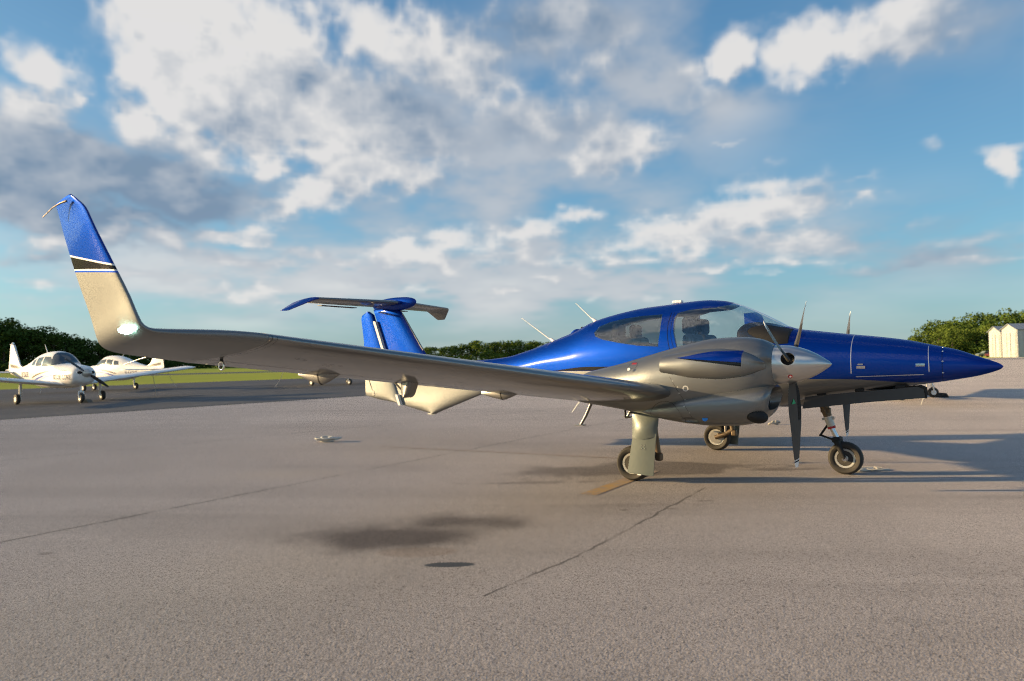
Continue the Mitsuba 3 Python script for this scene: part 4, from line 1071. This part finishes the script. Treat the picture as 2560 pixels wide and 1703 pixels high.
princ('light_aircraft_paint', proc(lp_fn), .35, 0, .8, two=True)
princ('aircraft_white', (.80, .79, .76), .35, 0, .8, two=True)
princ('dark_pane', (.06, .08, .10), .08, 0, 1.0, two=True)
princ('letter_grey', (.10, .10, .12), .6, two=True)
princ('letter_navy', (.05, .05, .12), .6, two=True)
LF = Loft([(2.02, .20, 1.20, .93, 1.08), (1.97, .34, 1.30, .80, 1.06), (1.80, .44, 1.38, .70, 1.05), (1.45, .50, 1.43, .62, 1.05), (.95, .54, 1.48, .57, 1.06), (.70, .55, 1.55, .55, 1.07), (.42, .56, 1.78, .54, 1.10), (.15, .56, 1.93, .54, 1.12),
           (-.25, .56, 1.985, .54, 1.14), (-.8, .55, 1.96, .55, 1.14), (-1.4, .50, 1.86, .58, 1.13), (-2.0, .41, 1.68, .66, 1.12), (-2.8, .29, 1.49, .80, 1.12), (-3.6, .18, 1.36, .93, 1.13), (-4.3, .09, 1.30, 1.04, 1.15), (-4.75, .02, 1.24, 1.12, 1.17)], nu=2.4, nl=2.5)


def with_uv(m):
    return np.c_[m.vertices[:, 0], m.vertices[:, 2]]


LFM = LF.mesh(90, 56)
LF_PLY = mikit.ply(LFM, 'light_aircraft_paint', smooth=True, uv=with_uv(LFM))


def skin_poly(L, poly, sg, off):
    import shapely
    P = shapely.Polygon(poly).segmentize(.06); v, f = trimesh.creation.triangulate_polygon(P, engine='earcut')
    t = trimesh.Trimesh(np.c_[v, 0 * v[:, 0]], f, process=False).subdivide().subdivide()
    v, f = t.vertices, t.faces
    o = np.c_[v[:, 0], L.side(v[:, 0], v[:, 1], sg, off), v[:, 1]]; i_ = np.c_[v[:, 0], L.side(v[:, 0], v[:, 1], sg, -.01), v[:, 1]]
    e = trimesh.Trimesh(np.c_[v, ], f, process=False); be = e.edges[trimesh.grouping.group_rows(e.edges_sorted, require_count=1)]; m = len(v)
    w = np.vstack([np.c_[be[:, 0], be[:, 1] + m, be[:, 1]], np.c_[be[:, 0], be[:, 0] + m, be[:, 1] + m]])
    t = trimesh.Trimesh(np.vstack([o, i_]), np.vstack([f, f[:, ::-1] + m, w]), process=False)
    if t.volume < 0:
        t.invert()
    return t


LP = {}
LP['pane'] = {}
WINDOWS = {'front_side_window': [(-.38, 1.40), (.42, 1.38), (.30, 1.62), (.10, 1.76), (-.36, 1.78)], 'middle_window': [(-1.0, 1.42), (-.46, 1.41), (-.44, 1.77), (-.95, 1.74)], 'aft_window': [(-1.55, 1.45), (-1.12, 1.43), (-1.08, 1.70), (-1.4, 1.66)]}
for nm, poly in WINDOWS.items():
    for sg in (-1, 1):
        LP[(nm, sg)] = mikit.ply(skin_poly(LF, poly, sg, .006), 'dark_pane', smooth=30)
ws = to_m(LF.mesh(90, 56, -.008)) ^ to_m(trimesh.convex.convex_hull(np.array([(.26, s * .50, 1.76) for s in (-1, 1)] + [(.10, s * .42, 1.93) for s in (-1, 1)] + [(.42, s * .60, 1.42) for s in (-1, 1)] + [(.80, s * .50, 1.50) for s in (-1, 1)] + [(.9, s * .4, 1.58) for s in (-1, 1)] + [(.45, s * .4, 1.93) for s in (-1, 1)])))
LP['windshield'] = mikit.ply(to_t(ws), 'dark_pane', smooth=30)


def lw_st(y):
    q = max((y - .55) / 4.6, 0)
    return (.92 - .10 * q - (.25 * max(0, 1 - (y - .5) / .9) if y < 1.4 else 0) * -1, y, .72 + .115 * (y - .5)), (-.72 + .05 * q, y, .70 + .118 * (y - .5)), .20 - .07 * q


lw = rings_mesh([section(*lw_st(y), (0, 0, 1), AFW) for y in (.1, .5, .8, 1.1, 1.5, 2.5, 3.5, 4.6, 5.0)] + [section((.70, 5.12, 1.25), (-.60, 5.12, 1.25), .09, (0, 0, 1), AFW), section((.55, 5.18, 1.26), (-.4, 5.18, 1.26), .03, (0, 0, 1), AFW)])
lstab = rings_mesh([section((-3.85 - .05 * abs(y), y, 1.17), (-4.65, y, 1.17), .07, (0, 0, 1), AFW) for y in (-1.95, -1.8, -1, 0, 1, 1.8, 1.95)])
lfin = plate([(-3.35, 1.36), (-3.75, 1.50), (-4.35, 2.35), (-4.75, 2.38), (-4.95, 1.25), (-4.6, 1.10), (-4.0, 1.12)], .11)
LP['fin'] = mikit.ply(lfin, 'light_aircraft_paint', smooth=True, uv=with_uv(lfin))
for sg in (1, -1):
    LP[('wing', sg)] = mikit.ply(lw if sg == 1 else flip_y(lw), 'aircraft_white', smooth=40)
    LP[('tie', sg)] = mikit.ply(tube([(0.0, sg * 3.6, .98), (-.1, sg * 3.75, .5), (-.35, sg * 3.95, .012)], .012, 6), 'rope_white', smooth=40)
LP['stab'] = mikit.ply(lstab, 'aircraft_white', smooth=40)
bl = []
for a in (0, math.pi):
    out = []
    for r in np.linspace(.06, .93, 12):
        c = np.interp(r, [.06, .3, .6, .93], [.07, .13, .12, .06]); b = math.radians(np.interp(r, [.06, .93], [50, 18])); t = np.linspace(0, 2 * np.pi, 14, endpoint=False)
        er = np.array([0, math.sin(a), math.cos(a)]); et = np.cross([1, 0, 0], er); cd = math.sin(b) * np.array([1, 0, 0]) + math.cos(b) * et; nd = np.cross(er, cd)
        out.append(r * er + .5 * c * np.cos(t)[:, None] * cd + .012 * np.sin(t)[:, None] * nd)
    bl.append(rings_mesh(out))
lsp = [(2.03, .16), (2.12, .15), (2.22, .11), (2.30, .05), (2.33, .003)]
LP['spinner'] = mikit.ply(rings_mesh([np.c_[np.full(28, x), r * np.cos(np.linspace(0, 2 * np.pi, 28, endpoint=False)), 1.12 + r * np.sin(np.linspace(0, 2 * np.pi, 28, endpoint=False))] for x, r in lsp]), 'hub_metal', smooth=40)
LP['intake'] = mikit.ply(cat(*[trimesh.creation.icosphere(3, 1.0).apply_transform(np.diag([.06, .085, .06, 1])).apply_translation((1.985, s * .22, 1.14)) for s in (-1, 1)]), 'matt_black', smooth=True)
TYRE = {}


def lp_wheel(c, r=.19, w=.15):
    prof = [(r * .5, -w * .40), (r * .72, -w * .5), (r * .93, -w * .38), (r, -w * .1), (r, w * .1), (r * .93, w * .38), (r * .72, w * .5), (r * .5, w * .40)]
    return mikit.ply(lathe_y(prof, c, 28), 'tyre_rubber', smooth=40), mikit.ply(lathe_y([(.02, -w * .42), (r * .5, -w * .43), (r * .52, -w * .3), (r * .52, w * .3), (r * .5, w * .43), (.02, w * .42)], c, 28), 'aircraft_white', smooth=40)


LP['w0'], LP['w1'], LP['w2'] = lp_wheel((1.62, 0, .18), .18), lp_wheel((0, 1.52, .19)), lp_wheel((0, -1.52, .19))
LP['nose_leg'] = mikit.ply(cat(tube([(1.55, 0, .75), (1.60, 0, .42)], .035), *[tube([(1.60, s * .085, .42), (1.62, s * .085, .18)], .022) for s in (-1, 1)], box((1.60, 0, .42), (.07, .2, .05), .01)), 'aircraft_white', smooth=40)
LP['leg'] = {s: mikit.ply(cat(tube([(.05, s * 1.42, .82), (0.02, s * 1.42, .40)], .05), tube([(.02, s * 1.42, .42), (0, s * 1.42, .19)], .035)), 'aircraft_white', smooth=40) for s in (1, -1)}
LP['antenna'] = mikit.ply(tube([(-1.15, 0, 1.88), (-1.45, 0, 2.28)], [.02, .008], 8), 'paint_white', smooth=40)
LP['beacon'] = mikit.ply(trimesh.creation.icosphere(2, .05).apply_translation((-4.5, 0, 2.40)), 'paint_white', smooth=True)
princ('rope_white', (.55, .53, .48), .9)


def lettering(text, h, x0, z0, sg, slope=0.0):
    m = meshkit.text_mesh(text, h, .004, True); v = m.vertices.copy()
    x = x0 + v[:, 0] * (1 if sg == -1 else -1); z = z0 + v[:, 1] + slope * v[:, 0]
    y = LF.side(x, z, sg, .003) + sg * v[:, 2]
    t = trimesh.Trimesh(np.c_[x, y, z], m.faces, process=False)
    return t


def light_aircraft(x, y, heading, label, texts=(), prop=.95, s=1.0):
    k = thing('light_aircraft', label, 'aircraft'); tw = T().translate([x, y, 0]).rotate([0, 0, 1], heading).scale(s)
    def P(name, d, parent=None):
        key = number((parent or k) + '__' + name); scene[key] = {**d, 'to_world': tw}; return key
    P('fuselage', LF_PLY); P('windshield', LP['windshield']); P('tail_fin', LP['fin']); P('tailplane', LP['stab']); P('antenna', LP['antenna']); P('beacon', LP['beacon'])
    for sg in (1, -1):
        P('wing', LP[('wing', sg)])
        for nm in WINDOWS:
            P(nm, LP[(nm, sg)])
        P('gear_leg', LP['leg'][sg])
        P('tie_down_rope', LP[('tie', sg)])
    P('nose_leg', LP['nose_leg'])
    for w in ('w0', 'w1', 'w2'):
        q = P('wheel', LP[w][0]); P('hub', LP[w][1], q)
    pr = P('propeller', LP['spinner'])
    for b in bl:
        q = b.copy(); q.apply_transform(trimesh.transformations.rotation_matrix(prop, [1, 0, 0])); q.apply_translation((2.10, 0, 1.12)); P('blade', mikit.ply(q, 'blade_grey', smooth=40), pr)
    P('engine_intake', LP['intake'])
    for text, h, x0, z0, sg, mat in texts:
        P('lettering', mikit.ply(lettering(text, h, x0, z0, sg), mat))
    return k


P4 = (11.12, 21.49)
light_aircraft(-17.55, 27.9, -35, 'white low wing aircraft with blue and brown swoosh, parked at far left', [('BLUE LINE', .17, .60, .90, -1, 'letter_grey'), ('N7363B', .20, -2.95, .98, -1, 'letter_navy')])
light_aircraft(-23.1, 41.2, 150, 'white low wing aircraft behind the leftmost one, its tail towards the right', [('N462BL', .20, -2.0, .88, 1, 'letter_navy')])
light_aircraft(-11.3, 44.5, -32, 'white aircraft mostly hidden behind the silver wing, only wheels and wingtip showing')
light_aircraft(*P4, -8, 'white aircraft hidden behind the blue nose, its nose wheel showing', prop=1.45, s=.84)

# ------------------------------------------------------------------ chocks and ropes on the apron
def rope_pile(x, y, seed, n, spread, r, flat=1.0):
    g = np.random.default_rng(seed); ms = []
    for i in range(n):
        t = np.linspace(0, 1, 26); a = g.uniform(0, 6.28); w = spread * g.uniform(.4, 1)
        px = x + w * np.cos(a + 6 * t * g.uniform(.5, 1.2)) * g.uniform(.5, 1) * 1.3 + g.normal(0, .02); py = y + w * .55 * np.sin(a + 6 * t * g.uniform(.7, 1.2)) * g.uniform(.5, 1)
        pz = .012 + flat * .05 * np.abs(np.sin(5 * t + a)) * g.random() + .010 * i * flat
        ms.append(tube(np.c_[px, py, pz], r, 7))
    return cat(*ms)


tag(put('tie_down_rope', rope_pile(-3.13, 12.1, 3, 7, .19, .014), 'rope_white', 40), 'loose white tie-down rope lying on the apron in front of the silver wing', 'rope')
tag(put('tie_down_rope', rope_pile(5.02, 13.75, 8, 5, .08, .016, 1.3), 'lining_cream', 40), 'small heap of tie-down rope on the apron behind the propeller', 'rope')
tag(put('tie_down_rope', rope_pile(3.96, 8.16, 12, 6, .20, .010, .2), 'rope_white', 40), 'flattened white rope on the ground beside the nose wheel', 'rope')
for x, y, lab in ((-16.0, 27.0, 'small wooden wheel chock at the nose wheel of the leftmost white aircraft'), (12.74, 21.3, 'black wheel chock beside the far nose wheel')):
    k = put('wheel_chock', prism([(x - .12, 0.0), (x + .12, 0.0), (x + .03, .13), (x - .03, .13)], y - .15, y + .15), 'matt_black' if x > 0 else 'brass_dark', False)
    tag(k, lab, 'wheel chock')
